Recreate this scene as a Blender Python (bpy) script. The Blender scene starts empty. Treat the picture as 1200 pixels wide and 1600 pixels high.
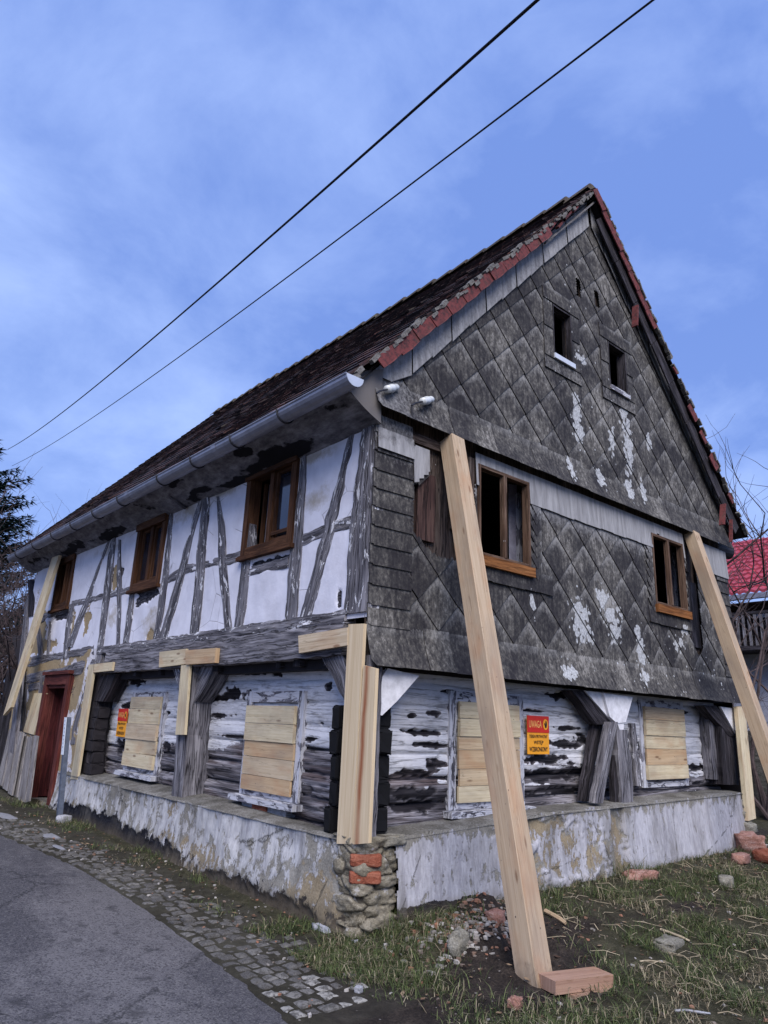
import bpy, math, random
import numpy as np
from mathutils import Vector, Matrix, noise
from math import radians, sin, cos, pi
random.seed(7); rs = np.random.RandomState(7)
sc = bpy.context.scene; COL = sc.collection

# ---------------- camera ----------------
CAMP = Vector((-3.56245, -4.32076, 1.6)); FPX = 1107.24
YAW, PIT, ROL = -0.7055003, 0.2888340, 0.0390325
ROT = Matrix.Rotation(YAW, 3, 'Z') @ Matrix.Rotation(pi/2+PIT, 3, 'X') @ Matrix.Rotation(ROL, 3, 'Z')
cd = bpy.data.cameras.new('camera'); cam = bpy.data.objects.new('camera', cd); COL.objects.link(cam)
cam.matrix_world = Matrix.Translation(CAMP) @ ROT.to_4x4()
cd.sensor_fit = 'VERTICAL'; cd.sensor_height = 36; cd.lens = 36*FPX/1600; cd.clip_end = 3000; cd.clip_start = .05
sc.camera = cam; sc.render.resolution_x = 768; sc.render.resolution_y = 1024
sc.view_settings.view_transform = 'Standard'; sc.view_settings.look = 'None'
sc.view_settings.exposure = 1.52; sc.view_settings.gamma = 1.0

# ---------------- node helper ----------------
class Mt:
    def __init__(s, name, world=False):
        if world:
            s.m = bpy.data.worlds.new(name); s.m.use_nodes = True
        else:
            s.m = bpy.data.materials.new(name); s.m.use_nodes = True
        s.nt = s.m.node_tree; s.nt.nodes.clear()
    def n(s, t, ins=None, **kw):
        nd = s.nt.nodes.new(t)
        for k, v in kw.items(): setattr(nd, k, v)
        for k, v in (ins or {}).items():
            if isinstance(v, bpy.types.NodeSocket): s.nt.links.new(v, nd.inputs[k])
            else:
                if isinstance(v, tuple) and len(v) == 3 and nd.inputs[k].type == 'RGBA': v = v+(1,)
                nd.inputs[k].default_value = v
        return nd
    def obj(s): return s.n('ShaderNodeTexCoord').outputs['Object']
    def uv(s): return s.n('ShaderNodeTexCoord').outputs['UV']
    def attr(s, name='msk'):
        a = s.n('ShaderNodeAttribute', attribute_name=name); r = s.n('ShaderNodeSeparateColor', {0: a.outputs['Color']})
        return r.outputs[0], r.outputs[1], r.outputs[2]
    def col(s, name='msk'): return s.n('ShaderNodeAttribute', attribute_name=name).outputs['Color']
    def map(s, v, sc_=(1,1,1), loc=(0,0,0), rot=(0,0,0)):
        return s.n('ShaderNodeMapping', {'Vector': v, 'Scale': sc_, 'Location': loc, 'Rotation': rot}).outputs[0]
    def xyz(s, v):
        r = s.n('ShaderNodeSeparateXYZ', {0: v}); return r.outputs
    def noise(s, v, scale=5., detail=4., rough=.6, dist=0.):
        return s.n('ShaderNodeTexNoise', {'Vector': v, 'Scale': scale, 'Detail': detail, 'Roughness': rough, 'Distortion': dist}).outputs['Fac']
    def vor(s, v, scale=5., feature='F1', rnd=1., out='Distance'):
        return s.n('ShaderNodeTexVoronoi', {'Vector': v, 'Scale': scale, 'Randomness': rnd}, feature=feature).outputs[out]
    def ramp(s, f, st, interp='LINEAR'):
        r = s.n('ShaderNodeValToRGB', {0: f}); cr = r.color_ramp; cr.interpolation = interp
        while len(cr.elements) < len(st): cr.elements.new(.5)
        for e, (p, c) in zip(cr.elements, st):
            e.position = p; e.color = (c, c, c, 1) if not isinstance(c, tuple) else c+(1,)
        return r.outputs[0]
    def mix(s, f, a, b, mode='MIX'):
        return s.n('ShaderNodeMixRGB', {0: f, 1: a, 2: b}, blend_type=mode).outputs[0]
    def math(s, op, a, b=0., clamp=False):
        return s.n('ShaderNodeMath', {0: a, 1: b}, operation=op, use_clamp=clamp).outputs[0]
    def add(s, a, b): return s.math('ADD', a, b)
    def mul(s, a, b): return s.math('MULTIPLY', a, b)
    def step(s, f, lo, hi): return s.ramp(f, [(max(0., lo), 0.), (min(1., hi), 1.)])
    def rnd(s): return s.n('ShaderNodeNewGeometry').outputs['Random Per Island']
    def ornd(s): return s.n('ShaderNodeObjectInfo').outputs['Random']
    def done(s, c, rough=.85, h=None, bump=.5, dist=.01, spec=.3, metal=0.):
        ins = {'Base Color': c, 'Roughness': rough, 'Metallic': metal, 'Specular IOR Level': spec}
        if h is not None:
            ins['Normal'] = s.n('ShaderNodeBump', {'Height': h, 'Strength': bump, 'Distance': dist}).outputs[0]
        b = s.n('ShaderNodeBsdfPrincipled', ins)
        s.nt.links.new(b.outputs[0], s.n('ShaderNodeOutputMaterial').inputs[0]); return s.m

# ---------------- world ----------------
SUN_EL, SUN_AZ = 44, 213      # azimuth measured from +Y clockwise (sun stands behind the camera, to its right)
w = Mt('World', True); sc.world = w.m
sky = w.n('ShaderNodeTexSky', sky_type='NISHITA', sun_disc=False, sun_elevation=radians(SUN_EL), sun_rotation=radians(SUN_AZ), air_density=1.2, dust_density=.6, ozone_density=2.0)
tc = w.n('ShaderNodeTexCoord').outputs['Generated']
sx = w.xyz(tc)
pl = w.n('ShaderNodeCombineXYZ', {0: w.math('DIVIDE', sx[0], w.add(w.math('MAXIMUM', sx[2], 0.), .35)), 1: w.math('DIVIDE', sx[1], w.add(w.math('MAXIMUM', sx[2], 0.), .35)), 2: .0}).outputs[0]
n1 = w.noise(w.map(pl, (1.2, 1.2, 1), (3.1, .7, 0)), 3.2, 8, .6, .25)
n2 = w.noise(w.map(pl, (1, 1, 1), (8, 2, 0)), 1.1, 3, .5, .1)
cl = w.ramp(w.add(w.mul(n1, .5), w.mul(n2, .5)), [(.40, 0.), (.62, 1.)])
cloud = w.mix(cl, (1.42, 2.4, 6.0), (3.1, 4.3, 8.0))
hz = w.ramp(sx[2], [(0., .30), (.5, 0.)])
cloud = w.mix(hz, cloud, (2.5, 3.8, 7.8))
skyc = w.mix(.88, sky.outputs[0], cloud)
bg = w.n('ShaderNodeBackground', {0: skyc, 1: .05})
w.nt.links.new(bg.outputs[0], w.n('ShaderNodeOutputWorld').inputs[0])
sl = bpy.data.lights.new('sun', 'SUN'); sl.energy = 1.5; sl.angle = radians(45); sl.color = (1., .95, .92)
so = bpy.data.objects.new('sun', sl); COL.objects.link(so)
az = radians(SUN_AZ); sd = Vector((sin(az)*cos(radians(SUN_EL)), cos(az)*cos(radians(SUN_EL)), sin(radians(SUN_EL))))
so.rotation_euler = sd.to_track_quat('Z', 'Y').to_euler()

# ---------------- geometry helpers ----------------
def ray(u, v):
    return ROT @ Vector(((u-600)/FPX, -(v-800)/FPX, -1.))
def on(u, v, ax, val):          # where a sight line of the photograph meets a real wall plane
    d = ray(u, v); t = (val-CAMP[ax])/d[ax]; return CAMP + d*t
def S(u, v, x=0.): return on(u, v, 0, x)          # a street-side plane
def G(u, v, y=0.): return on(u, v, 1, y)          # a gable-side plane
def nz(x, y, z, k=1.): return noise.noise(Vector((x*k, y*k, z*k)))
def fb(x, y, z, k=1., o=4):
    a, t, f = 1., 0., k
    for i in range(o):
        t += a*noise.noise(Vector((x*f, y*f, z*f))); a *= .5; f *= 2.1
    return t
class MB:
    def __init__(s): s.v = []; s.f = []; s.uv = []; s.mk = []
    def vert(s, p, mk=None): s.v.append(tuple(p)); s.mk.append(mk or (0, 0, 0)); return len(s.v)-1
    def face(s, ids, uv=None): s.f.append(tuple(ids)); s.uv.append(uv or [(0, 0)]*len(ids))
    def quad(s, a, b, c, d, uv=None):
        i = [s.vert(p) for p in (a, b, c, d)]; s.face(i, uv)
    def box(s, c, sx, sy, sz, rot=None, bev=0.):
        rot = rot or Matrix.Identity(3); L = max(sx, sy, sz); ax = (sx, sy, sz).index(L); o = random.random()*9
        for a in range(3):
            for sg in (-1, 1):
                b, e = (a+1) % 3, (a+2) % 3
                pts = []
                for p, q in ((-1, -1), (1, -1), (1, 1), (-1, 1)):
                    x = [0, 0, 0]; x[a] = sg*.5; x[b] = p*.5*sg; x[e] = q*.5
                    pts.append((x[0]*sx, x[1]*sy, x[2]*sz))
                uvs = []
                for q in pts:
                    oth = [q[i] for i in range(3) if i not in (ax, a)] or [q[(ax+1) % 3]]
                    al = q[ax] if a != ax else q[(ax+2) % 3]
                    uvs.append((al+o, oth[0]+o))
                i = [s.vert(Vector(c)+rot @ Vector(q)) for q in pts]; s.face(i, uvs)
    def bar(s, p0, p1, w_, d_, up=Vector((0, 0, 1))):
        p0 = Vector(p0); p1 = Vector(p1); z = (p1-p0); L = z.length; z.normalize()
        x = z.cross(up)
        if x.length < 1e-3: x = z.cross(Vector((0, 1, 0)))
        x.normalize(); y = z.cross(x)
        R = Matrix((x, y, z)).transposed(); s.box((p0+p1)/2, w_, d_, L, R)
    def tube(s, pts, r, n=8, cap=True):
        pts = [Vector(p) for p in pts]; r = r if isinstance(r, list) else [r]*len(pts); rings = []; L = 0
        for i, p in enumerate(pts):
            t = (pts[min(i+1, len(pts)-1)]-pts[max(i-1, 0)]).normalized()
            x = t.cross(Vector((0, 0, 1)));
            if x.length < .05: x = t.cross(Vector((1, 0, 0)))
            x.normalize(); y = t.cross(x)
            rings.append([s.vert(p+x*cos(2*pi*k/n)*r[i]+y*sin(2*pi*k/n)*r[i]) for k in range(n)])
        for i in range(len(pts)-1):
            l2 = L+(pts[i+1]-pts[i]).length
            for k in range(n):
                j = (k+1) % n
                s.face((rings[i][k], rings[i][j], rings[i+1][j], rings[i+1][k]), [(L, k*r[i]*.8), (L, (k+1)*r[i]*.8), (l2, (k+1)*r[i]*.8), (l2, k*r[i]*.8)])
            L = l2
        if cap: s.face(rings[0][::-1]); s.face(rings[-1])
    def strip(s, Ls, Rs, nrm, t, cell=.05, nc=5, jit=.006, bow=.004, z0=0.):
        """weathered timber: a ribbon between two edges, with worn edges and body t deep behind its face"""
        Ls = [Vector(p) for p in Ls]; Rs = [Vector(p) for p in Rs]; n = Vector(nrm).normalized()
        cum = [0.]
        for i in range(1, len(Ls)): cum.append(cum[-1]+((Ls[i]+Rs[i])/2-(Ls[i-1]+Rs[i-1])/2).length)
        N = max(1, int(cum[-1]/cell)); o = random.random()*20; W = (Ls[0]-Rs[0]).length; rows = []; m = 2*nc
        for i in range(N+1):
            a = cum[-1]*i/N; k = 0
            while k < len(cum)-2 and a > cum[k+1]: k += 1
            f = (a-cum[k])/max(1e-6, cum[k+1]-cum[k]); l = Ls[k].lerp(Ls[k+1], f); r = Rs[k].lerp(Rs[k+1], f)
            d = (r-l).normalized(); l = l+d*jit*2*nz(a*7, o, 1)+d*jit*nz(a*25, o, 3); r = r-d*jit*2*nz(a*7, o, 5)-d*jit*nz(a*25, o, 7)
            row = []
            for j in range(nc+1):
                g = j/nc; e = 1-abs(2*g-1)**6
                row.append(s.vert(l.lerp(r, g)+n*(z0+bow*2*nz(a*5, g*3, o)-(1-e)*jit*.8)))
            bk = [s.vert(r-n*t), s.vert(l-n*t)]
            rows.append((row, bk, a))
        for i in range(N):
            (r0, b0, a0), (r1, b1, a1) = rows[i], rows[i+1]
            for j in range(nc):
                v0 = W*j/nc+o; v1 = W*(j+1)/nc+o
                s.face((r0[j], r0[j+1], r1[j+1], r1[j]), [(a0+o, v0), (a0+o, v1), (a1+o, v1), (a1+o, v0)])
            v0 = W+o
            s.face((r0[nc], b0[0], b1[0], r1[nc]), [(a0+o, v0), (a0+o, v0+t), (a1+o, v0+t), (a1+o, v0)])
            s.face((b0[1], r0[0], r1[0], b1[1]), [(a0+o, o-t), (a0+o, o), (a1+o, o), (a1+o, o-t)])
            s.face((b0[0], b0[1], b1[1], b1[0]), [(a0+o, o), (a0+o, o+W), (a1+o, o+W), (a1+o, o)])
        for (r_, b_, a_), fl in ((rows[0], 0), (rows[-1], 1)):
            s.face(r_+b_ if fl else (r_+b_)[::-1], [(a_+o, o+.013*k) for k in range(nc+3)])
def obj(name, mb, m, parent=None, loc=None, smooth=False):
    me = bpy.data.meshes.new(name); L = Vector(loc) if loc is not None else Vector((0, 0, 0))
    base = L
    if parent is not None:
        q = parent
        while q is not None: base = base+q.location; q = q.parent
    v = np.array(mb.v, dtype=np.float64)-np.array(base)
    me.from_pydata([tuple(p) for p in v.tolist()], [], mb.f)
    uvl = me.uv_layers.new(name='UVMap'); flat = [c for f in mb.uv for c in f]
    uvl.data.foreach_set('uv', np.array(flat, dtype=np.float32).ravel())
    if any(k != (0, 0, 0) for k in mb.mk):
        at = me.color_attributes.new('msk', 'FLOAT_COLOR', 'POINT')
        at.data.foreach_set('color', np.array([(a, b, c, 1.) for a, b, c in mb.mk], dtype=np.float32).ravel())
    if smooth: me.polygons.foreach_set('use_smooth', [True]*len(me.polygons))
    me.materials.append(m); me.validate(); me.update()
    o = bpy.data.objects.new(name, me); COL.objects.link(o); o.location = L
    if parent is not None: o.parent = parent
    return o
def tag(o, label=None, cat=None, group=None, kind=None):
    for k, v in (('label', label), ('category', cat), ('group', group), ('kind', kind)):
        if v: o[k] = v
    return o
def thing(name, label, cat, loc=(0, 0, 0), group=None):
    o = bpy.data.objects.new(name, None); COL.objects.link(o); o.location = loc; o.empty_display_size = .2
    return tag(o, label, cat, group)
def text_mb(txt, P, ux, uy, nrm, h, width=None, depth=.001, bold=.0):
    c = bpy.data.curves.new('t', 'FONT'); c.body = txt; c.size = 1; c.offset = bold; c.resolution_u = 3
    c.align_x = 'CENTER'; c.align_y = 'CENTER'
    o = bpy.data.objects.new('t', c); COL.objects.link(o); bpy.context.view_layer.update()
    me = bpy.data.meshes.new_from_object(o); mb = MB()
    xs = [v.co.x for v in me.vertices] or [0, 1]; wid = max(xs)-min(xs); cx = (max(xs)+min(xs))/2
    ys = [v.co.y for v in me.vertices] or [0, 1]; hh = max(ys)-min(ys); cy = (max(ys)+min(ys))/2
    sy = h/hh; sx_ = (width/wid) if width else sy
    for v in me.vertices: mb.vert(Vector(P)+ux*(v.co.x-cx)*sx_+uy*(v.co.y-cy)*sy+nrm*depth)
    for p in me.polygons: mb.face(list(p.vertices))
    bpy.data.objects.remove(o); bpy.data.meshes.remove(me); bpy.data.curves.remove(c); return mb
def ell(lst, wp=.55):
    """soft union of ragged blotches [(cu,cv,ru,rv)] -> signed field, >0 inside"""
    def f(u, v):
        b = -1.; a1 = nz(u*5, v*8, 3); a2 = nz(u*5, v*8, 13); b1 = nz(u*15, v*24, 5); b2 = nz(u*15, v*24, 9)
        for cu, cv, ru, rv in lst:
            d = 1-math.sqrt(((u-cu)/ru+wp*(a1*.8+b1*.5))**2+((v-cv)/rv+wp*(a2*1.1+b2*.7))**2)
            if d > b: b = d
        return b
    return f
def relief(name, P0, ua, va, nrm, U, V, res, fn, m, parent, hole=None, smooth=True):
    P0 = Vector(P0); ua = Vector(ua); va = Vector(va); nrm = Vector(nrm); nu = int(U/res); nv = int(V/res); mb = MB(); idx = {}
    for j in range(nv+1):
        for i in range(nu+1):
            u = U*i/nu; v = V*j/nv; d, mk = fn(u, v); p = P0+ua*u+va*v+nrm*d
            idx[i, j] = mb.vert(p, mk)
    for j in range(nv):
        for i in range(nu):
            if hole and hole(U*(i+.5)/nu, V*(j+.5)/nv): continue
            q = [(i, j), (i+1, j), (i+1, j+1), (i, j+1)]
            mb.face([idx[k] for k in q], [(U*a/nu, V*b/nv) for a, b in q])
    return obj(name, mb, m, parent, smooth=smooth)

# ---------------- materials ----------------
def wood(name, lo, mid, hi, paint=0., pcol=(.66, .65, .67), crack=1., gs=1., stain=None, bump=.9):
    s = Mt(name); uv = s.uv()
    g = s.noise(s.map(uv, (2.2*gs, 55*gs, 1)), 1., 6, .65, .4)
    g2 = s.noise(s.map(uv, (1.3, 9, 1), (4, 2, 0)), 1., 4, .55, .8)
    ck = s.noise(s.map(uv, (1.1, 22, 1), (9, 5, 0)), 1., 5, .6, .6)
    f = s.add(s.mul(g, .55), s.mul(g2, .45))
    c = s.ramp(f, [(.36, lo), (.5, mid), (.64, hi)])
    cm = s.ramp(ck, [(.0, 1.), (.47, 1.), (.5, 1.-.85*crack), (.53, 1.)])
    cm2 = s.ramp(s.noise(s.map(uv, (.7, 14, 1), (1, 15, 0)), 1., 4, .6, 1.0), [(.66, 1.), (.74, 1.-.8*crack)])
    c = s.mix(1., c, s.mix(1., cm, cm2, 'MULTIPLY'), 'MULTIPLY')
    h = s.add(s.mul(g, .5), s.mul(s.mul(cm, cm2), .8))
    if stain:
        st = s.ramp(s.noise(s.map(uv, (1.5, 6, 1), (2, 8, 0)), 1., 3, .6, .5), [(.45, 0.), (.66, .8)])
        c = s.mix(st, c, stain)
    if paint > 0:
        pm = s.noise(s.map(uv, (5, 16, 1), (7, 3, 0)), 1., 7, .7, .5)
        pf = s.ramp(pm, [(.72-paint*.5, 0.), (.735-paint*.5, 1.)])
        c = s.mix(pf, c, pcol); h = s.add(h, s.mul(pf, .5))
    return s.done(c, .88, h, bump, .006, .2)
M = {}
M['old'] = wood('weathered_timber', (.03, .027, .035), (.15, .142, .155), (.34, .325, .345), .06)
M['oldp'] = wood('weathered_timber_with_paint', (.03, .027, .035), (.15, .142, .155), (.34, .325, .345), .28)
M['dark'] = wood('rotten_dark_timber', (.008, .007, .009), (.03, .026, .03), (.10, .09, .105), .03)
M['char'] = wood('charred_timber', (.003, .003, .004), (.009, .009, .011), (.035, .033, .04), 0.)
M['grey'] = wood('grey_boards', (.09, .08, .08), (.19, .175, .17), (.31, .29, .29), 0., crack=.6)
M['brown'] = wood('brown_boards', (.02, .013, .011), (.07, .05, .042), (.15, .12, .10), .05)
M['redbrown'] = wood('red_brown_board', (.02, .010, .010), (.055, .03, .027), (.10, .06, .05), .03)
M['winwood'] = wood('brown_window_wood', (.022, .009, .005), (.075, .032, .015), (.145, .068, .034), 0., crack=.5)
M['sillor'] = wood('orange_sill_wood', (.11, .04, .012), (.25, .10, .032), (.34, .16, .06), 0., crack=.5)
M['redwood'] = wood('red_painted_door', (.018, .004, .005), (.06, .011, .012), (.12, .03, .03), 0., crack=.5)
M['redframe'] = wood('red_painted_door_frame', (.03, .008, .007), (.10, .024, .02), (.18, .06, .045), 0., crack=.5)
M['wingrey'] = wood('faded_brown_window_wood', (.035, .02, .014), (.115, .068, .045), (.24, .165, .12), .04, crack=.7)
def pine(name, a, b, red=0., mud=0.):
    s = Mt(name); uv = s.uv(); rn = s.ornd()
    g = s.noise(s.map(uv, (.8, 38, 1)), 1., 5, .6, 1.2)
    g2 = s.noise(s.map(uv, (2.5, 5, 1)), 1., 3, .5, .3)
    fine = s.noise(s.map(uv, (9, 160, 1)), 1., 2, .5)
    c = s.mix(s.ramp(g, [(.35, 0.), (.65, 1.)]), a, b)
    c = s.mix(s.mul(s.ramp(fine, [(.4, 0.), (.7, 1.)]), .15), c, (.35, .22, .1))
    k = s.vor(s.map(uv, (2.6, 9, 1), (3, 3, 0)), 1.)
    c = s.mix(s.mul(s.ramp(k, [(.0, 1.), (.085, .85), (.15, 0.)]), .8), c, (.13, .06, .025))
    spl = s.noise(s.map(uv, (.5, 16, 1), (6, 11, 0)), 1., 4, .6, .6); c = s.mix(s.ramp(spl, [(.490, 0.), (.5, .55), (.510, 0.)]), c, (.12, .07, .035))
    nl = s.vor(s.map(uv, (7, 9, 1), (1, 6, 0)), 1.)
    c = s.mix(s.ramp(nl, [(.0, 1.), (.035, .9), (.05, 0.)]), c, (.03, .025, .025))
    c = s.mix(s.mul(s.ramp(g2, [(.5, 0.), (.7, 1.)]), .35+red), c, (.42, .2, .09))
    if mud:
        oz = s.xyz(s.obj())[2]; md_ = s.ramp(s.add(oz, s.mul(s.add(s.noise(s.obj(), 14, 5, .7), -.5), .35)), [(.0, .9), (mud, 0.)]); c = s.mix(md_, c, (.07, .05, .038))
    dm = s.ramp(s.noise(s.map(uv, (1.2, 3, 1), (5, 5, 0)), 1., 4, .6), [(.46, 0.), (.68, .55)])
    c = s.mix(dm, c, (.22, .17, .13))
    return s.done(c, .7, s.add(g, s.mul(fine, .5)), .25, .003, .3)
M['pine'] = pine('fresh_pine', (.62, .49, .32), (.47, .34, .20))
M['piney'] = pine('yellow_pine', (.66, .57, .39), (.53, .44, .28))
M['pinel'] = pine('pale_pine', (.60, .49, .34), (.47, .36, .23))
M['pineo'] = pine('orange_pine', (.56, .41, .25), (.44, .30, .17), .1)
M['pinen'] = pine('prop_beam_pine', (.50, .385, .265), (.38, .275, .175), .05, mud=.22)
M['pinew'] = pine('wet_block_pine', (.40, .25, .18), (.27, .155, .11), .1)
# pine with a rust run down its middle
def rustrun():
    s = Mt('pine_with_rust_run'); uv = s.uv(); o = s.xyz(s.obj())
    g = s.noise(s.map(uv, (.8, 38, 1)), 1., 5, .6, 1.2)
    c = s.mix(s.ramp(g, [(.35, 0.), (.65, 1.)]), (.66, .53, .35), (.53, .40, .24))
    wob = s.mul(s.add(s.noise(s.map(s.obj(), (1, 1, 1.2)), 1.5, 3), -.5), .05)
    d = s.math('ABSOLUTE', s.add(s.add(s.add(o[1], wob), s.mul(o[2], .028)), .066))
    st = s.mul(s.ramp(d, [(.0, 1.), (.014, .75), (.045, 0.)]), s.ramp(s.noise(s.map(s.obj(), (20, 20, 2)), 1., 4), [(.3, .4), (.6, 1.)]))
    c = s.mix(st, c, (.27, .085, .03))
    nl = s.vor(s.map(uv, (6, 10, 1), (1, 6, 0)), 1.)
    c = s.mix(s.ramp(nl, [(.0, 1.), (.035, .9), (.05, 0.)]), c, (.03, .025, .025))
    return s.done(c, .7, g, .25, .003, .3)
M['rustpine'] = rustrun()

def plaster():      # msk: R clay, G dark rot, B dirt
    s = Mt('white_lime_plaster'); o = s.obj(); r, g, b = s.attr()
    n = s.noise(o, 3, 6, .6); fn = s.noise(o, 26, 5, .65); hi = s.noise(o, 120, 3, .6)
    c = s.ramp(n, [(.3, (.56, .55, .60)), (.6, (.71, .70, .76))])
    dt = s.ramp(s.add(s.mul(fn, .5), s.mul(b, .6)), [(.42, 0.), (.75, 1.)])
    c = s.mix(s.mul(dt, .8), c, (.36, .31, .24))
    ckv = s.vor(s.map(o, (1, 1, 1)), 1.7, 'DISTANCE_TO_EDGE'); wob = s.noise(o, 9, 5, .7)
    ck = s.mul(s.ramp(ckv, [(.0, 1.), (.007, .0)]), s.ramp(s.noise(o, 1.7, 3), [(.5, 0.), (.58, 1.)]))
    c = s.mix(s.mul(ck, .7), c, (.12, .1, .1))
    clay = s.ramp(s.add(r, s.mul(s.add(fn, -.5), .35)), [(.49, 0.), (.515, 1.)])
    cc = s.mix(s.ramp(hi, [(.35, 0.), (.65, 1.)]), (.20, .145, .075), (.40, .31, .19))
    c = s.mix(clay, c, cc)
    dk = s.ramp(s.add(g, s.mul(s.add(s.noise(s.map(o, (14, 14, 30)), 1., 5, .7), -.5), .6)), [(.49, 0.), (.515, 1.)])
    dc = s.mix(s.ramp(s.noise(s.map(o, (10, 10, 60)), 1., 4), [(.4, 0.), (.65, 1.)]), (.012, .011, .014), (.10, .095, .11))
    c = s.mix(dk, c, dc)
    h = s.add(s.add(s.mul(n, 1.5), s.mul(fn, .5)), s.add(s.mul(hi, .12), s.mul(clay, -.5)))
    return s.done(c, .92, s.add(h, s.mul(ck, -.6)), .55, .01, .15)
M['plaster'] = plaster()
def soffitm():  # dirty paint, with the shade under the eaves darkened into its colour
    s = Mt('shaded_dirty_soffit_paint'); o = s.obj(); r, g, b = s.attr(); n = s.noise(s.map(o, (2, 1, 2)), 5, 7, .7); hi = s.noise(s.map(o, (20, 6, 20)), 1., 5, .7)
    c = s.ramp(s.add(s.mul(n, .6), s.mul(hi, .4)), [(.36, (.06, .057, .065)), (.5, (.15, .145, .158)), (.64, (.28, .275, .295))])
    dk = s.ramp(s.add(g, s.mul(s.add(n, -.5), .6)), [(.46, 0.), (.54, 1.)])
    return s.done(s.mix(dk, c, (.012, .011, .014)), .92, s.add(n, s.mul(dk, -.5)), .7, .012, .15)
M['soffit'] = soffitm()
def logmat():       # msk: R paint field, G rot darkness, B groove
    s = Mt('lime_washed_logs'); o = s.obj(); r, g, b = s.attr(); uv = s.uv()
    ed = s.noise(s.map(uv, (9, 26, 1)), 1., 7, .72, .4); ed2 = s.noise(s.map(uv, (40, 70, 1)), 1., 4, .6)
    pf = s.ramp(s.add(s.add(r, s.mul(s.add(ed, -.5), .42)), s.mul(s.add(ed2, -.5), .16)), [(.49, 0.), (.505, 1.)])
    pn = s.noise(s.map(uv, (2, 7, 1)), 1., 6, .65); hi = s.noise(s.map(uv, (18, 60, 1)), 1., 5, .65)
    pc = s.ramp(s.add(s.mul(pn, .65), s.mul(hi, .35)), [(.33, (.34, .335, .345)), (.45, (.56, .555, .58)), (.62, (.70, .695, .72))])
    gr = s.noise(s.map(uv, (1.6, 70, 1)), 1., 6, .65, .6); g2 = s.noise(s.map(uv, (1.2, 11, 1), (3, 0, 0)), 1., 4, .6, .6)
    wc = s.ramp(s.add(s.mul(gr, .55), s.mul(g2, .45)), [(.37, (.018, .016, .018)), (.48, (.11, .10, .108)), (.60, (.34, .32, .34))])
    wb = s.ramp(s.noise(s.map(uv, (.9, 5, 1), (8, 1, 0)), 1., 3), [(.54, 0.), (.66, .3)])
    wc = s.mix(wb, wc, (.13, .065, .045))
    wc = s.mix(s.math('MINIMUM', s.mul(g, 1.), .93), wc, (.009, .008, .011))
    c = s.mix(pf, wc, pc)
    ck = s.ramp(s.noise(s.map(uv, (.8, 16, 1), (2, 7, 0)), 1., 5, .6, .5), [(.485, 0.), (.5, 1.), (.515, 0.)])
    c = s.mix(s.mul(ck, s.mix(pf, (.85, .85, .85), (.35, .35, .35))), c, (.01, .01, .012))
    c = s.mix(s.mul(b, .8), c, (.02, .018, .022))
    h = s.add(s.add(s.mul(gr, .5), s.mul(pf, .7)), s.add(s.mul(ck, -.7), s.mul(hi, .3)))
    return s.done(c, .9, h, .8, .01, .15)
M['logs'] = logmat()
def plinth(name, white, streak):       # msk: R lime, G tar, B ochre
    s = Mt(name); o = s.obj(); r, g, b = s.attr(); xyz = s.xyz(o)
    n = s.noise(s.map(o, (10, 10, 10/streak)), 1., 9, .72, .3); n2 = s.noise(o, 2.3, 5, .6); hi = s.noise(o, 70, 4, .65); hz_ = s.noise(s.map(o, (45, 45, 12)), 1., 4, .6)
    cem = s.ramp(s.add(s.mul(n2, .4), s.mul(hi, .6)), [(.35, (.13, .12, .105)), (.5, (.23, .215, .185)), (.65, (.33, .31, .275))])
    och = s.ramp(s.add(s.mul(hi, .6), s.mul(n2, .4)), [(.35, (.17, .13, .08)), (.65, (.34, .28, .19))])
    c = s.mix(s.ramp(s.add(b, s.mul(s.add(n, -.5), .6)), [(.47, 0.), (.53, 1.)]), cem, och)
    wc = s.ramp(s.add(s.mul(n2, .4), s.mul(hz_, .6)), [(.3, tuple(x*.6 for x in white)), (.55, white), (.7, tuple(min(.8, x*1.15) for x in white))])
    lm = s.ramp(s.add(r, s.mul(s.add(n, -.5), 1.3)), [(.48, 0.), (.53, 1.)])
    c = s.mix(lm, c, wc)
    c = s.mix(s.mul(s.ramp(s.noise(s.map(o, (14, 14, 2.2)), 1., 5, .6), [(.5, 0.), (.66, .6)]), lm), c, (.24, .23, .25))
    tar = s.ramp(s.add(g, s.mul(s.add(s.noise(s.map(o, (20, 20, 12)), 1., 7, .78), -.5), 1.5)), [(.49, 0.), (.52, 1.)])
    c = s.mix(tar, c, s.ramp(hi, [(.4, (.006, .006, .010)), (.7, (.03, .03, .038))]))
    dmp = s.ramp(s.noise(s.map(o, (3.5, 3.5, .9), (2, 2, 5)), 1., 6, .65), [(.48, 0.), (.64, .55)]); c = s.mix(dmp, c, (.13, .12, .105))
    crv = s.vor(s.map(o, (1, 1, .6)), 1.1, 'DISTANCE_TO_EDGE'); cl2 = s.math('ABSOLUTE', s.add(crv, s.mul(s.add(s.noise(o, 8, 6, .7), -.5), .06))); c = s.mix(s.ramp(cl2, [(.0, .85), (.005, 0.)]), c, (.03, .028, .025))
    mud = s.ramp(s.add(xyz[2], s.mul(s.add(n2, -.5), -.18)), [(.2, .75), (.36, 0.)])
    c = s.mix(mud, c, (.10, .08, .055))
    h = s.add(s.add(s.mul(n, .9), s.mul(lm, .35)), s.add(s.mul(hi, .25), s.mul(n2, 1.)))
    return s.done(c, .93, h, .7, .016, .15)
M['plinthS'] = plinth('peeling_lime_over_cement', (.50, .49, .49), 1.35)
M['plinthG'] = plinth('lime_washed_render', (.43, .42, .445), 1.7)
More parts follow.
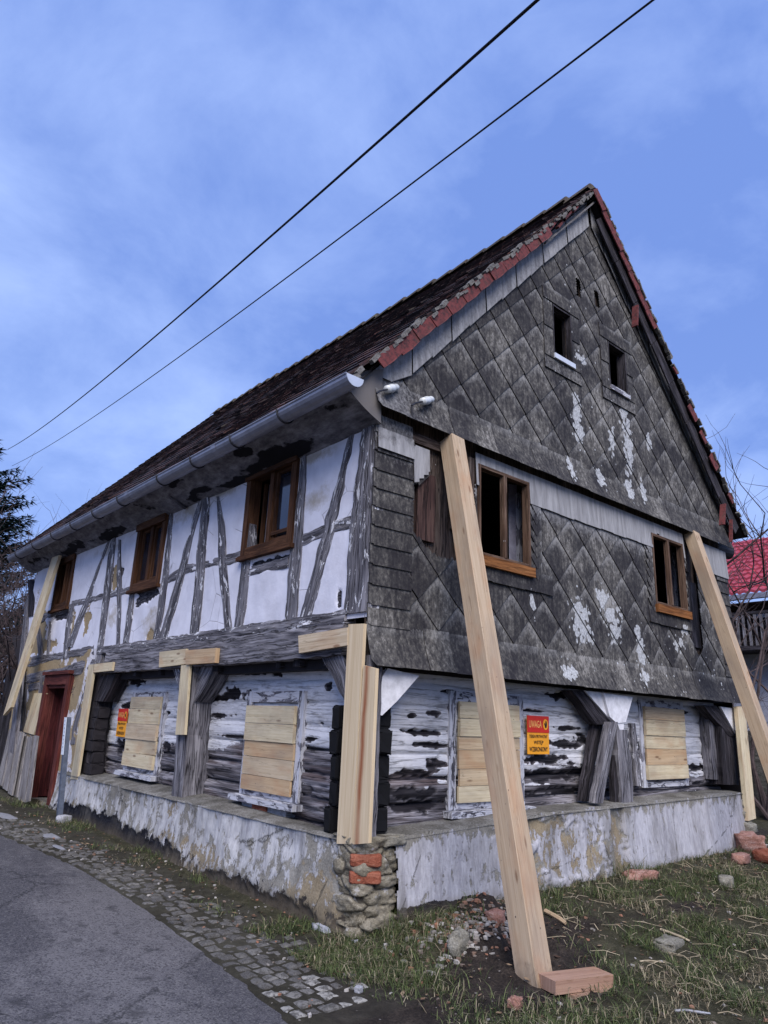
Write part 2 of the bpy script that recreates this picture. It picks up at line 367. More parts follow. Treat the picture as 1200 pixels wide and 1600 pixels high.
def ledge():
    s = Mt('cement_ledge_moss'); o = s.obj(); n = s.noise(o, 4, 6, .65); hi = s.noise(o, 60, 4, .6)
    c = s.ramp(s.add(s.mul(n, .55), s.mul(hi, .45)), [(.36, (.052, .048, .04)), (.5, (.13, .122, .108)), (.66, (.28, .27, .255))])
    return s.done(c, .95, s.add(n, s.mul(hi, .4)), .6, .012, .1)
M['ledge'] = ledge()
def rock(name, a, b, c_):
    s = Mt(name); o = s.obj(); n = s.noise(s.map(o, (1, 1, 2.5)), 9, 6, .7, .5); hi = s.noise(o, 80, 4, .65)
    c = s.ramp(s.add(s.mul(n, .6), s.mul(hi, .4)), [(.34, a), (.5, b), (.66, c_)])
    return s.done(c, .93, s.add(n, s.mul(hi, .35)), .9, .02, .15)
M['rock'] = rock('rubble_stone', (.07, .065, .055), (.20, .185, .15), (.36, .34, .29))
M['rockd'] = rock('dark_rubble_stone', (.035, .033, .03), (.10, .095, .085), (.2, .19, .18))
M['rockw'] = rock('limed_stone', (.16, .16, .165), (.32, .32, .34), (.48, .49, .52))
M['brick'] = rock('old_red_brick', (.12, .035, .02), (.27, .085, .05), (.38, .17, .11))
M['brickp'] = rock('pinkish_brick', (.16, .08, .06), (.33, .17, .13), (.46, .33, .29))
def shingle():      # msk: R white lichen, G clean light, B brown
    s = Mt('fibre_cement_shingle'); o = s.obj(); r, g, b = s.attr(); uv = s.xyz(s.uv()); rn = s.rnd()
    sp = s.noise(s.map(o, (34, 34, 22)), 1., 6, .75); big = s.noise(o, 1.6, 4, .6, .4); vs = s.noise(s.map(o, (24, 24, 2.5)), 1., 5, .6)
    f = s.add(s.add(s.mul(sp, .42), s.mul(big, .38)), s.add(s.mul(vs, .20), s.mul(s.add(rn, -.5), .055)))
    c = s.ramp(f, [(.41, (.018, .016, .019)), (.485, (.040, .037, .037)), (.55, (.098, .091, .082)), (.62, (.25, .235, .215))])
    ed = s.math('MAXIMUM', s.ramp(s.add(uv[0], s.mul(s.add(sp, -.5), .16)), [(.74, 0.), (.99, 1.)]), s.ramp(s.add(uv[1], s.mul(s.add(sp, -.5), .16)), [(.74, 0.), (.99, 1.)]))
    ed = s.math('MAXIMUM', ed, s.mul(s.ramp(s.math('MAXIMUM', uv[0], uv[1]), [(.95, 0.), (.975, 1.)]), .9))
    ed = s.mul(ed, s.ramp(s.math('MINIMUM', uv[0], uv[1]), [(.12, .06), (.85, 1.)]))
    ed = s.mul(ed, s.ramp(s.add(s.mul(sp, .6), s.mul(big, .4)), [(.38, .15), (.56, 1.)]))
    c = s.mix(s.mul(ed, .72), c, (.37, .36, .35))
    cl_ = s.ramp(s.add(g, s.mul(s.add(sp, -.5), .9)), [(.3, 0.), (.75, 1.)])
    c = s.mix(s.mul(cl_, .93), c, s.ramp(vs, [(.35, (.22, .215, .22)), (.65, (.36, .355, .36))]))
    wn = s.noise(s.map(o, (15, 15, 10)), 1., 6, .7); wv = s.vor(o, 38)
    wb_ = s.n('ShaderNodeTexVoronoi', {'Vector': s.map(o, (1, 1, .8)), 'Scale': 17., 'Smoothness': .3}, feature='SMOOTH_F1').outputs['Distance']
    wf = s.ramp(s.add(s.add(r, s.mul(s.add(wn, -.5), .9)), s.mul(s.add(wb_, -.35), -.7)), [(.47, 0.), (.51, 1.)])
    c = s.mix(s.mul(wf, s.ramp(wv, [(.2, .95), (.7, .55)])), c, (.50, .51, .52))
    dv = s.vor(s.map(o, (1, 1, 1)), 7.5); dots = s.mul(s.ramp(dv, [(.085, 1.), (.11, 0.)]), s.ramp(s.add(r, .0), [(.12, 0.), (.2, 1.)]))
    c = s.mix(s.mul(dots, .85), c, (.48, .49, .50))
    c = s.mix(s.mul(b, .8), c, (.06, .03, .03))
    edge = s.math('MINIMUM', uv[0], uv[1])
    c = s.mix(s.ramp(edge, [(.0, .75), (.018, 0.)]), c, (.02, .02, .022))
    return s.done(c, .86, s.add(sp, s.mul(vs, .4)), .4, .006, .25)
M['shingle'] = shingle()
def tiles(name, cols, moss=.3):
    s = Mt(name); o = s.obj(); rn = s.rnd(); n = s.noise(o, 22, 5, .7); b_ = s.noise(o, 1.2, 4, .6)
    c = s.ramp(s.add(s.mul(rn, .75), s.mul(b_, .3)), cols)
    c = s.mix(s.ramp(n, [(.45, 0.), (.65, .8)]), c, (.022, .018, .02))
    c = s.mix(s.mul(s.ramp(s.noise(o, 7, 5, .7), [(.55, 0.), (.68, 1.)]), moss), c, (.16, .15, .11))
    return s.done(c, .85, n, .6, .01, .25)
M['tile'] = tiles('old_clay_tiles', [(.1, (.014, .010, .012)), (.45, (.026, .016, .017)), (.7, (.05, .024, .023)), (.98, (.11, .05, .042))])
M['ridge'] = tiles('mossy_ridge_tiles', [(.1, (.07, .06, .045)), (.9, (.13, .10, .075))], .6)
M['redtile'] = tiles('red_verge_tiles', [(.1, (.10, .025, .025)), (.6, (.155, .040, .039)), (.95, (.22, .07, .065))], .12)
M['mortar'] = rock('crumbled_mortar', (.06, .055, .05), (.15, .14, .13), (.26, .25, .23))
def simple(name, c, rough=.8, n=8., amt=.3, spec=.3, metal=0., bump=.2):
    s = Mt(name); o = s.obj(); f = s.noise(o, n, 5, .65)
    cc = s.ramp(f, [(.3, tuple(x*(1-amt) for x in c)), (.7, tuple(min(1, x*(1+amt)) for x in c))])
    return s.done(cc, rough, f, bump, .005, spec, metal)
M['zinc'] = simple('zinc_gutter', (.25, .255, .30), .45, 5, .25, .5, .35, .05)
M['zincl'] = simple('gutter_end_metal', (.48, .52, .60), .45, 9, .1, .5, .2, .03)
M['iron'] = simple('dark_iron', (.02, .02, .026), .6)
M['porc'] = simple('white_porcelain', (.62, .64, .64), .25, 20, .15, .5)
M['cable'] = simple('black_cable', (.008, .008, .012), .7)
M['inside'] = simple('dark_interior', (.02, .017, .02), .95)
M['curtain'] = simple('pale_inner_frame', (.30, .29, .36), .8, 12, .3)
M['whitewood'] = wood('white_flaking_frame', (.05, .05, .06), (.16, .155, .18), (.3, .29, .33), .52, (.50, .50, .54))
M['whiteboard'] = simple('white_painted_board', (.66, .65, .67), .8, 14, .2)
M['post'] = simple('blue_grey_post', (.075, .09, .125), .6, 14, .35)
M['plate'] = simple('white_plate', (.62, .66, .72), .5, 20, .06)
M['blackink'] = simple('black_lettering', (.012, .012, .012), .6)
M['signy'] = simple('orange_yellow_sign', (.80, .33, .02), .45, 12, .08)
M['signr'] = simple('red_sign_field', (.55, .025, .012), .45, 12, .1)
M['signt'] = simple('yellow_lettering', (.78, .42, .12), .5)
M['alu'] = simple('aluminium_sill', (.62, .64, .68), .4, 12, .1, .5, .2)
M['twig'] = simple('bare_bark', (.075, .055, .055), .9, 10, .5)
M['litter'] = simple('dry_stalks', (.34, .28, .19), .9, 10, .4)
def glass():
    s = Mt('window_glass'); c = s.noise(s.obj(), 3, 2)
    return s.done(s.ramp(c, [(.4, (.012, .013, .02)), (.7, (.03, .035, .05))]), .06, c, .05, .003, .8)
M['glass'] = glass()

def P3(u, v, off, s_): return (off[0]+u/s_, off[1]+v/s_)
# ---------------- ground, road, pavement ----------------
def sm(a, b, x):
    t = min(1, max(0, (x-a)/(b-a))); return t*t*(3-2*t)
def lerp_tab(tab, y):
    if y <= tab[0][0]: return tab[0][1]
    for (a, p), (b, q) in zip(tab, tab[1:]):
        if y <= b: return p+(q-p)*(y-a)/(b-a)
    return tab[-1][1]
RE = [(-30, -1.0), (-5, -1.0), (-.8, -1.1), (-.2, -1.04), (1.7, -.93), (3.25, -.96), (4.7, -1.16), (8, -1.75), (14, -3.2), (40, -9), (400, -80)]
CI = [(-.75, -.50), (.15, -.36), (1.68, -.40), (3.68, -.50), (6.17, -.80), (9, -1.4), (14, -2.7)]
def road_edge(y): return lerp_tab(RE, y)
def gbase(x, y):
    s_ = .125+.03*min(16, max(-8, y)); r = .26+.11*min(0., max(-2.6, y))+.008*min(max(x, 0), 8)
    return s_+(r-s_)*sm(-.45, .5, x)
def ground_z(x, y):
    z = gbase(x, y)
    k = sm(-1.0, -.7, x-road_edge(y)-1.0+.9) if x < .2 else 1.
    if x < road_edge(y)+.02: return z-.012
    z += (.010*fb(x, y, 0, 9, 3)+.012*fb(x, y, 5, 2.2, 3))*k
    if x > -.2:
        q = sm(-.2, .5, x)*sm(.1, -.2, y)
        z += q*(.022*fb(x, y, 2, 4.5, 4)+.02*fb(x, y, 8, 1.4, 2))
        z += .035*bare(x, y)*q*fb(x, y, 6, 13, 4)
        z += .13*math.exp(-((x-.98)/.22)**2-((y+.33)/.16)**2)+.07*math.exp(-((x-.62)/.3)**2-((y+.62)/.25)**2)
        z += .05*math.exp(-((x-.95)/.35)**2-((y+1.0)/.14)**2) - .05*math.exp(-((x-.75)/.2)**2-((y+.9)/.14)**2)
        z += .05*math.exp(-((x-6.4)/.8)**2-((y+.1)/.6)**2)
    return z
def bare(x, y):         # 1 = bare dug soil
    b = math.exp(-((x-.45)/.62)**2-((y+1.18)/.36)**2)*1.25+math.exp(-((x-1.0)/.75)**2-((y+.72)/.26)**2)+math.exp(-((x-1.0)/.3)**2-((y+.3)/.2)**2)
    b += math.exp(-((x+.62)/.35)**2-((y+1.0)/.5)**2)+.8*math.exp(-((x-7)/1.2)**2-((y-.2)/.8)**2)+.75*math.exp(-((x-2.9)/.8)**2-((y+.95)/.16)**2)
    return min(1, b+.25*fb(x, y, 3, 3, 3))
def axis(fine0, fine1, st, lo, hi):
    a = list(np.arange(fine0, fine1, st)); d = st; x = fine1
    while x < hi: a.append(x); d *= 1.35; x += d
    a.append(hi); d = st; x = fine0-st
    while x > lo: a.insert(0, x); d *= 1.35; x -= d
    a.insert(0, lo); return a
xs = axis(-1.3, 7.2, .045, -900, 900); ys = axis(-3.4, 9.6, .055, -900, 900)
mb = MB(); gi = {}
for j, y in enumerate(ys):
    for i, x in enumerate(xs):
        b_ = bare(x, y) if -2 < x < 9 and -5 < y < 11 else 0
        gi[i, j] = mb.vert((x, y, ground_z(x, y)), (b_, 1. if x < -.25 and y > -1 else 0., 0.))
for j in range(len(ys)-1):
    for i in range(len(xs)-1): mb.face((gi[i, j], gi[i+1, j], gi[i+1, j+1], gi[i, j+1]))
s = Mt('soil_and_turf'); o = s.obj(); r, g, b = s.attr()
n = s.noise(o, 9, 8, .7); hi = s.noise(o, 70, 5, .7); big = s.noise(o, 1.3, 4, .6)
soil = s.ramp(s.add(s.mul(n, .5), s.mul(hi, .5)), [(.36, (.010, .008, .008)), (.5, (.032, .025, .021)), (.66, (.085, .066, .052))])
turf = s.ramp(s.add(s.mul(n, .5), s.mul(hi, .5)), [(.36, (.016, .015, .009)), (.5, (.045, .042, .024)), (.66, (.10, .088, .058))])
c = s.mix(s.ramp(r, [(.3, 0.), (.6, 1.)]), turf, soil)
vg = s.ramp(s.add(s.mul(big, .6), s.mul(n, .4)), [(.42, (.03, .026, .02)), (.58, (.062, .057, .045))])
c = s.mix(s.mul(g, .7), c, vg)
peb = s.vor(o, 26); pr_ = s.vor(o, 26, out='Color')
c = s.mix(s.mul(s.ramp(peb, [(.14, 1.), (.2, 0.)]), s.ramp(s.xyz(pr_)[0], [(.8, 0.), (.86, .8)])), c, (.30, .27, .24))
M['ground'] = s.done(c, .95, s.add(n, s.mul(hi, .6)), 1., .025, .15)
tag(obj('ground', mb, M['ground'], smooth=True), kind='structure')
# road
mb = MB(); yy = axis(-6, 14, .12, -60, 300); rows = []
for y in yy:
    e = road_edge(y); row = []
    for k, dx in enumerate([.03+.02*nz(y, 0, 0, 6)+.012*nz(y, 2, 0, 23), -.1, -.5, -1, -1.6, -2.3, -3.2, -4.2, -5.3]):
        x = e+dx; row.append(mb.vert((x, y, gbase(x, y)+(.004 if k else -.006)+.006*nz(x, y, 0, .8))))
    rows.append(row)
for a, b_ in zip(rows, rows[1:]):
    for k in range(len(a)-1): mb.face((a[k+1], a[k], b_[k], b_[k+1]))
s = Mt('worn_asphalt'); o = s.obj(); sx_ = s.xyz(o)
n = s.noise(s.map(o, (1, .35, 1)), 1.5, 6, .6, .5); hi = s.noise(o, 150, 3, .7); md = s.noise(o, 11, 5, .65)
lt = s.ramp(s.add(s.mul(n, .75), s.mul(md, .25)), [(.44, 0.), (.56, 1.)])
c = s.mix(lt, (.032, .030, .038), (.098, .092, .098))
c = s.mix(s.mul(s.ramp(hi, [(.42, 0.), (.62, 1.)]), .45), c, (.21, .20, .195))
agg = s.vor(o, 95, out='Color'); c = s.mix(s.mul(s.ramp(s.xyz(agg)[0], [(.86, 0.), (.88, 1.)]), .25), c, (.24, .23, .22)); c = s.mix(s.mul(s.ramp(s.xyz(agg)[1], [(.80, 0.), (.82, 1.)]), .6), c, (.015, .015, .017))
ckd = s.vor(s.map(o, (1, 1, 1), (.3, .2, 0)), .55, 'DISTANCE_TO_EDGE'); wobn = s.noise(o, 6, 6, .7); ckl = s.math('ABSOLUTE', s.add(ckd, s.mul(s.add(wobn, -.5), .10))); c = s.mix(s.ramp(ckl, [(.0, .8), (.006, .0)]), c, (.012, .012, .013))
c = s.mix(s.ramp(s.noise(o, 5, 4, .6), [(.60, 0.), (.66, .6)]), c, (.025, .024, .026))
c = s.mix(s.ramp(sx_[0], [(0., 0.), (1., 0.)]), c, c)
M['road'] = s.done(c, .78, s.add(hi, s.mul(md, .6)), .5, .004, .3)
tag(obj('road', mb, M['road'], smooth=True), kind='structure')
# cobbled gutter strip
mb = MB(); y = -.78; row = 0
while y < 15:
    x0 = road_edge(y)+.05; x1 = lerp_tab(CI, y)+.06*nz(0, y, 0, 2.3); x = x0+random.uniform(-.03, .03); dy = .105
    while x < x1:
        wd = random.uniform(.085, .125); cy_ = y+.012*random.uniform(-1, 1)+.02*nz(x, y, 0, 2)
        if y > 4 or random.random() > .02+.5*sm(x1-.12, x1, x):
            h = ground_z(x, y)+random.uniform(.002, .013)-.014*sm(x1-.35, x1, x)*random.random(); tx, ty = random.uniform(-.1, .1), random.uniform(-.1, .1); lim = 1. if (y < -.3 and random.random() < .38) else random.uniform(0, .55)
            a = wd/2-.004; b_ = dy/2-.004; top = []; mid = []; base = []
            for sx_, sy_ in ((-1, -1), (0, -1.05), (1, -1), (1.05, 0), (1, 1), (0, 1.05), (-1, 1), (-1.05, 0)):
                j1 = random.uniform(-.006, .006); X = x+wd/2+sx_*(a+j1); Y = cy_+sy_*(b_+j1)
                base.append(mb.vert((X, Y, h-.06), (lim, 0, .1))); mid.append(mb.vert((X-sx_*.006, Y-sy_*.006, h-.008+tx*sx_*a+ty*sy_*b_), (lim, 0, .1)))
                top.append(mb.vert((X-sx_*.02, Y-sy_*.02, h+tx*sx_*a*.7+ty*sy_*b_*.7+random.uniform(-.002, .002)), (lim, 0, .1)))
            ct = mb.vert((x+wd/2, cy_, h+.003), (lim, 0, .1))
            for k in range(8):
                j = (k+1) % 8; mb.face((base[k], base[j], mid[j], mid[k])); mb.face((mid[k], mid[j], top[j], top[k])); mb.face((top[k], top[j], ct))
        x += wd
    y += dy
s = Mt('granite_setts'); o = s.obj(); r, g, b = s.attr(); rn = s.rnd(); n = s.noise(o, 30, 5, .7); hi = s.noise(o, 160, 3, .6)
c = s.mix(s.add(s.mul(s.math('POWER', r, 1.6), .8), s.mul(rn, .10)), (.045, .041, .038), (.33, .315, .285))
c = s.mix(s.ramp(n, [(.44, 0.), (.58, .9)]), c, (.034, .030, .025))
c = s.mix(s.mul(s.ramp(hi, [(.4, 0.), (.65, 1.)]), .35), c, (.22, .21, .20))
M['sett'] = s.done(c, .8, s.add(n, s.mul(hi, .4)), .5, .006, .3)
tag(obj('cobbled_pavement', mb, M['sett'], smooth=False), kind='structure')

# ---------------- the house ----------------
H = thing('timber_framed_house', 'derelict white half-timbered house with dark shingled gable and boarded lower windows', 'house')
OV = (Vector((-1, 0, 0)), Vector((0, -1, 0)))
def rect_mb(mb, ax, u0, u1, z0, z1, d0, d1):
    """box on a facade: u along it, d outward from the wall line (ax 'S' street x=0, 'G' gable y=0)"""
    c = ((u0+u1)/2, (z0+z1)/2, (d0+d1)/2)
    if ax == 'S': mb.box((-c[2], c[0], c[1]), abs(d1-d0), abs(u1-u0), abs(z1-z0))
    else: mb.box((c[0], -c[2], c[1]), abs(u1-u0), abs(d1-d0), abs(z1-z0))
def part(name, m, fn, parent=H, smooth=False):
    mb = MB(); fn(mb); return obj(name, mb, m, parent, smooth=smooth)
# inner shell so that openings are dark
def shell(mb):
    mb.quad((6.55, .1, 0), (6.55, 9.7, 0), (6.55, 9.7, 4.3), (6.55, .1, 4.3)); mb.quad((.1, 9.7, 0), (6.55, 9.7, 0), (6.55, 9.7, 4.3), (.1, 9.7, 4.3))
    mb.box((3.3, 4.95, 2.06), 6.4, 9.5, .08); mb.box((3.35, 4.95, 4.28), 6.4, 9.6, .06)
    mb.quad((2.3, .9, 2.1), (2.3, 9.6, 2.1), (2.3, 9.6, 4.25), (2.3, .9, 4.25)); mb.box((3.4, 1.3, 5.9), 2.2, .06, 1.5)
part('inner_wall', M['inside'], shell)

# upper street wall plaster
SW = [(1.15, 2.09, 3.18, 4.1), (4.09, 4.98, 3.15, 4.06), (7.52, 8.36, 3.19, 4.05)]
def pS(l):   # photograph points -> (y, z) ellipses on the street wall
    out = []
    for u, v, ru, rv in l:
        p = S(u, v); q = S(u-ru, v); t = S(u, v-rv); out.append((p.y, p.z, abs(q.y-p.y), abs(t.z-p.z)))
    return out
clay = ell(pS([(180, 900, 5, 22), (136, 967, 5, 22), (109, 988, 6, 30), (235, 995, 5, 14), (129, 1030, 18, 8), (66, 870, 9, 18), (60, 985, 12, 30), (68, 1010, 20, 10)]))
rot = ell(pS([(433, 877, 26, 10), (402, 882, 10, 5), (228, 930, 17, 11), (98, 962, 14, 7), (530, 935, 3, 14), (190, 893, 3, 8)]))
dirt = ell(pS([(495, 780, 26, 18), (350, 765, 22, 14), (300, 800, 30, 14), (240, 975, 20, 30), (175, 965, 12, 20), (480, 720, 40, 10), (170, 860, 20, 8)]))
def uw(u, v):
    z = 2.4+v
    c_ = clay(u, z); r_ = rot(u, z); d_ = dirt(u, z)
    C_ = .5+c_*.9; R_ = .5+r_*.9
    if u > 8.75: C_ = max(C_, .35+.35*nz(u, z, 0, 2.5))
    d = .012*fb(u, z, 0, 1.3, 3)-.014*sm(.45, .6, C_)-.02*sm(.45, .6, R_)
    return d, (max(0, C_), max(0, R_), max(0, .3+d_*.6)+.25*sm(3.85, 4.1, z))
relief('plaster_wall', (0, 0, 2.4), (0, 1, 0), (0, 0, 1), (-1, 0, 0), 9.75, 1.75, .02, uw, M['plaster'], H,
       hole=lambda u, v: any(a+.03 < u < b-.03 and c+.03 < v+2.4 < d-.03 for a, b, c, d in SW))
# lower wall beyond the arcade: clay infill with the doorway
DR = (6.78, 7.98, .33, 2.12)
claym = ell(pS([(150, 1180, 6, 10)]))
def lw(u, v):
    z = .3+v; y = 5.9+u
    C_ = .62+.5*fb(y, z, 3, 1.6, 3); 
    if z < .95: C_ -= .5*sm(.95, .7, z)
    return .02*fb(y, z, 1, 2, 4), (C_, .2+.5*nz(y, z, 4, 2), .5)
relief('clay_wall', (0, 5.9, .25), (0, 1, 0), (0, 0, 1), (-1, 0, 0), 3.85, 2.2, .03, lw, M['plaster'], H,
       hole=lambda u, v: DR[0]+.05 < u+5.9 < DR[1]-.05 and v+.25 < DR[3]-.03)

def cr(off, s_, pts): return [(off[0]+u/s_, off[1]+v/s_, w_/s_) for u, v, w_ in pts]
def timber(name, m, pts, vert=False, x=0., t=.08, z0=.012, ax='S', jit=.006, parent=H, label=None):
    """member along a centre line of (u, v, width) photograph points lying on a facade plane"""
    f = (lambda u, v: S(u, v, x)) if ax == 'S' else (lambda u, v: G(u, v, x))
    if vert: Ls = [f(u, v-w_/2) for u, v, w_ in pts]; Rs = [f(u, v+w_/2) for u, v, w_ in pts]
    else: Ls = [f(u-w_/2, v) for u, v, w_ in pts]; Rs = [f(u+w_/2, v) for u, v, w_ in pts]
    mb = MB(); mb.strip(Ls, Rs, OV[0] if ax == 'S' else OV[1], t, z0=z0, jit=jit, nc=5)
    o_ = obj(name, mb, m, parent); 
    if label: o_['label'] = label
    return o_
A3 = ((100, 680), 2.4)
W_ = M['oldp']
def t3(name, pts, vert=False, m=None, **k): return timber(name, m or W_, cr(A3[0], A3[1], pts), vert, **k)
t3('brace', [(905, 688, 44), (965, 470, 44), (1010, 290, 42), (1050, 130, 30), (1083, -10, 22)], jit=.01)
t3('post', [(851, 695, 42), (872, 420, 44), (893, 200, 26), (903, 60, 14)])
t3('rail', [(893, 393, 44), (950, 368, 44), (1020, 342, 46), (1086, 322, 46)], True, z0=.006)
t3('post', [(655, 722, 34), (672, 590, 34), (686, 440, 30), (690, 300, 12), (693, 175, 8)])
t3('brace', [(617, 725, 26), (604, 570, 30), (594, 440, 28), (590, 330, 24), (578, 230, 8)])
t3('rail', [(388, 545, 32), (450, 505, 34), (540, 482, 34), (600, 470, 34), (668, 455, 44)], True, z0=.006)
t3('post', [(483, 808, 32), (503, 620, 34), (518, 440, 32), (530, 300, 26), (536, 215, 22)], z0=.016)
t3('brace', [(372, 762, 30), (408, 640, 28), (445, 500, 26), (480, 370, 20), (518, 228, 14)])
t3('post', [(346, 768, 22), (365, 650, 24), (380, 540, 24), (395, 400, 14), (404, 282, 10)])
t3('post', [(232, 788, 22), (245, 690, 22), (256, 595, 16)])
t3('rail', [(690, 512, 36), (770, 492, 36), (842, 474, 40)], True, z0=.006)
t3('post', [(203, 790, 12), (208, 680, 16), (208, 590, 20), (207, 480, 14), (210, 392, 7)])
t3('post', [(128, 855, 20), (145, 740, 20), (162, 600, 26), (176, 470, 22), (188, 372, 16)], z0=.016)
t3('brace', [(22, 795, 22), (60, 690, 22), (95, 605, 18), (130, 500, 10), (178, 376, 7)])
t3('rail', [(30, 632, 22), (90, 620, 22), (150, 603, 24), (215, 588, 24), (258, 575, 22)], True, z0=.006)
A7 = ((0, 840), 3.808)
def t7(name, pts, vert=False, m=None, **k): return timber(name, m or W_, cr(A7[0], A7[1], pts), vert, **k)
t7('post', [(385, 720, 26), (398, 620, 30), (415, 480, 30), (432, 400, 20)])
t7('rail', [(205, 492, 44), (250, 480, 46), (300, 455, 40), (380, 432, 36), (430, 410, 36)], True, z0=.006)
t7('post', [(243, 712, 24), (235, 620, 26), (228, 560, 26), (222, 510, 20)], m=M['old'])
t7('post', [(285, 700, 14), (292, 600, 16), (300, 500, 12)])
t7('rail', [(150, 745, 60), (220, 730, 56), (320, 708, 40), (430, 690, 40), (560, 668, 60)], True, m=M['old'], z0=.008)
t7('rail', [(135, 850, 50), (250, 820, 56), (380, 800, 52), (470, 775, 80), (565, 765, 84)], True, m=M['old'], z0=.01)
t7('post', [(135, 1150, 34), (140, 1000, 34), (143, 870, 44)], m=M['old'])
t7('post', [(222, 1160, 30), (238, 1000, 32), (255, 830, 34)], m=M['old'])
t7('rail', [(170, 895, 40), (240, 880, 44)], True, m=M['old'])
t7('brace', [(430, 1230, 36), (460, 1100, 34), (500, 960, 34), (530, 850, 34)], m=M['old'])
t7('post', [(180, 470, 36), (190, 360, 34), (175, 250, 20)], m=M['dark'])
# corner post and main beams
mb = MB(); mb.strip([(0, .30, 2.44), (0, .29, 3.2), (0, .21, 3.75), (0, .17, 4.12)], [(0, .0, 2.44), (0, .0, 3.2), (0, .0, 3.75), (0, .0, 4.12)], (-1, 0, 0), .1, z0=.02, jit=.008, nc=7)
obj('corner_post', mb, M['oldp'], H)
mb = MB(); mb.strip([(0, .28, 2.36), (0, 2.4, 2.37), (0, 5.5, 2.36)], [(0, .28, 2.11), (0, 2.4, 2.10), (0, 5.5, 2.10)], (-1, 0, 0), .28, z0=.035, jit=.005, nc=9, bow=.004)
obj('floor_beam', mb, M['old'], H)
mb = MB(); mb.strip([(0, .28, 2.475), (0, 3.2, 2.465), (0, 5.9, 2.46)], [(0, .28, 2.37), (0, 3.2, 2.36), (0, 5.9, 2.36)], (-1, 0, 0), .1, z0=.022, jit=.006, nc=5)
obj('sill_beam', mb, M['oldp'], H)
mb = MB()
for y_ in (.62, 1.0, 1.34, 2.5, 3.9, 4.6): mb.box((.17+random.uniform(-.03, .03), y_, 2.075), .24, random.uniform(.06, .12), .06)
obj('joist_row', mb, M['dark'], H)['kind'] = 'stuff'

# windows of the upper street side
def win_frame(mb, ax, u0, u1, z0, z1, w_, d0, d1):
    rect_mb(mb, ax, u0, u0+w_, z0, z1, d0, d1); rect_mb(mb, ax, u1-w_, u1, z0, z1, d0, d1)
    rect_mb(mb, ax, u0+w_, u1-w_, z1-w_, z1, d0, d1-.002); rect_mb(mb, ax, u0+w_, u1-w_, z0, z0+w_, d0, d1-.002)
def street_window(u0, u1, z0, z1, openleft):
    W = part('window', M['winwood'], lambda m: win_frame(m, 'S', u0, u1, z0, z1, .085, -.10, .035))
    part('lintel_moulding', M['winwood'], lambda m: rect_mb(m, 'S', u0-.01, u1+.01, z1-.10, z1+.012, .036, .055), W)
    part('mullion', M['winwood'], lambda m: rect_mb(m, 'S', (u0+u1)/2-.035, (u0+u1)/2+.035, z0+.087, z1-.087, -.09, .012), W)
    part('sill', M['winwood'], lambda m: rect_mb(m, 'S', u0-.03, u1+.03, z0-.045, z0-.003, -.02, .065), W)
    um = (u0+u1)/2
    for a, b_, op in ((u0+.088, um-.037, False), (um+.037, u1-.088, openleft)):
        if not op:
            part('sash', M['winwood'], lambda m: win_frame(m, 'S', a, b_, z0+.09, z1-.09, .035, -.07, -.015), W)
            part('pane', M['glass'], lambda m: rect_mb(m, 'S', a+.036, b_-.036, z0+.127, z1-.127, -.05, -.044), W)
            if u0 < 3: part('bottom_rail', M['winwood'], lambda m: rect_mb(m, 'S', a, b_, z0+.15, z0+.185, -.012, .004), W)
        else:       # casement standing open inwards
            part('open_sash', M['winwood'], lambda m: (m.bar((.14, b_-.02, z0+.1), (.14, b_-.02, z1-.1), .035, .03), m.bar((.36, b_-.06, z0+.1), (.36, b_-.06, z1-.1), .035, .03)), W)
            part('curtain', M['curtain'], lambda m: m.quad((.17, b_-.03, z0+.1), (.33, b_-.05, z0+.1), (.33, b_-.05, z1-.1), (.17, b_-.03, z1-.1)), W)
    return W
for (a, b_, c, d), op in zip(SW, (True, False, True)): street_window(a, b_, c, d, op)

# eaves soffit
sof = ell([(1.2, .30, .5, .12), (2.6, .35, .8, .1), (4.2, .2, .4, .08), (.5, .1, .3, .07), (5.8, .33, .9, .09), (3.3, .08, .25, .06), (7.4, .3, .8, .1), (1.9, .1, .2, .05), (9, .2, .7, .2)])
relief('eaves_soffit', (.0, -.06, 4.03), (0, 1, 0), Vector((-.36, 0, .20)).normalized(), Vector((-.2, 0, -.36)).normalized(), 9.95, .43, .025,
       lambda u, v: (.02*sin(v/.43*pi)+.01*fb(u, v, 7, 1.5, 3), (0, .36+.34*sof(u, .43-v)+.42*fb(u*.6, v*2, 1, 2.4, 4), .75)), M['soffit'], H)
part('eaves_end_board', M['grey'], lambda m: (m.quad((-.38, -.05, 4.22), (.0, -.05, 4.02), (.0, -.05, 4.55), (-.38, -.05, 4.38)),))
part('eaves_bracket', M['old'], lambda m: m.bar((-.02, 3.55, 4.02), (-.22, 3.6, 4.13), .05, .05))

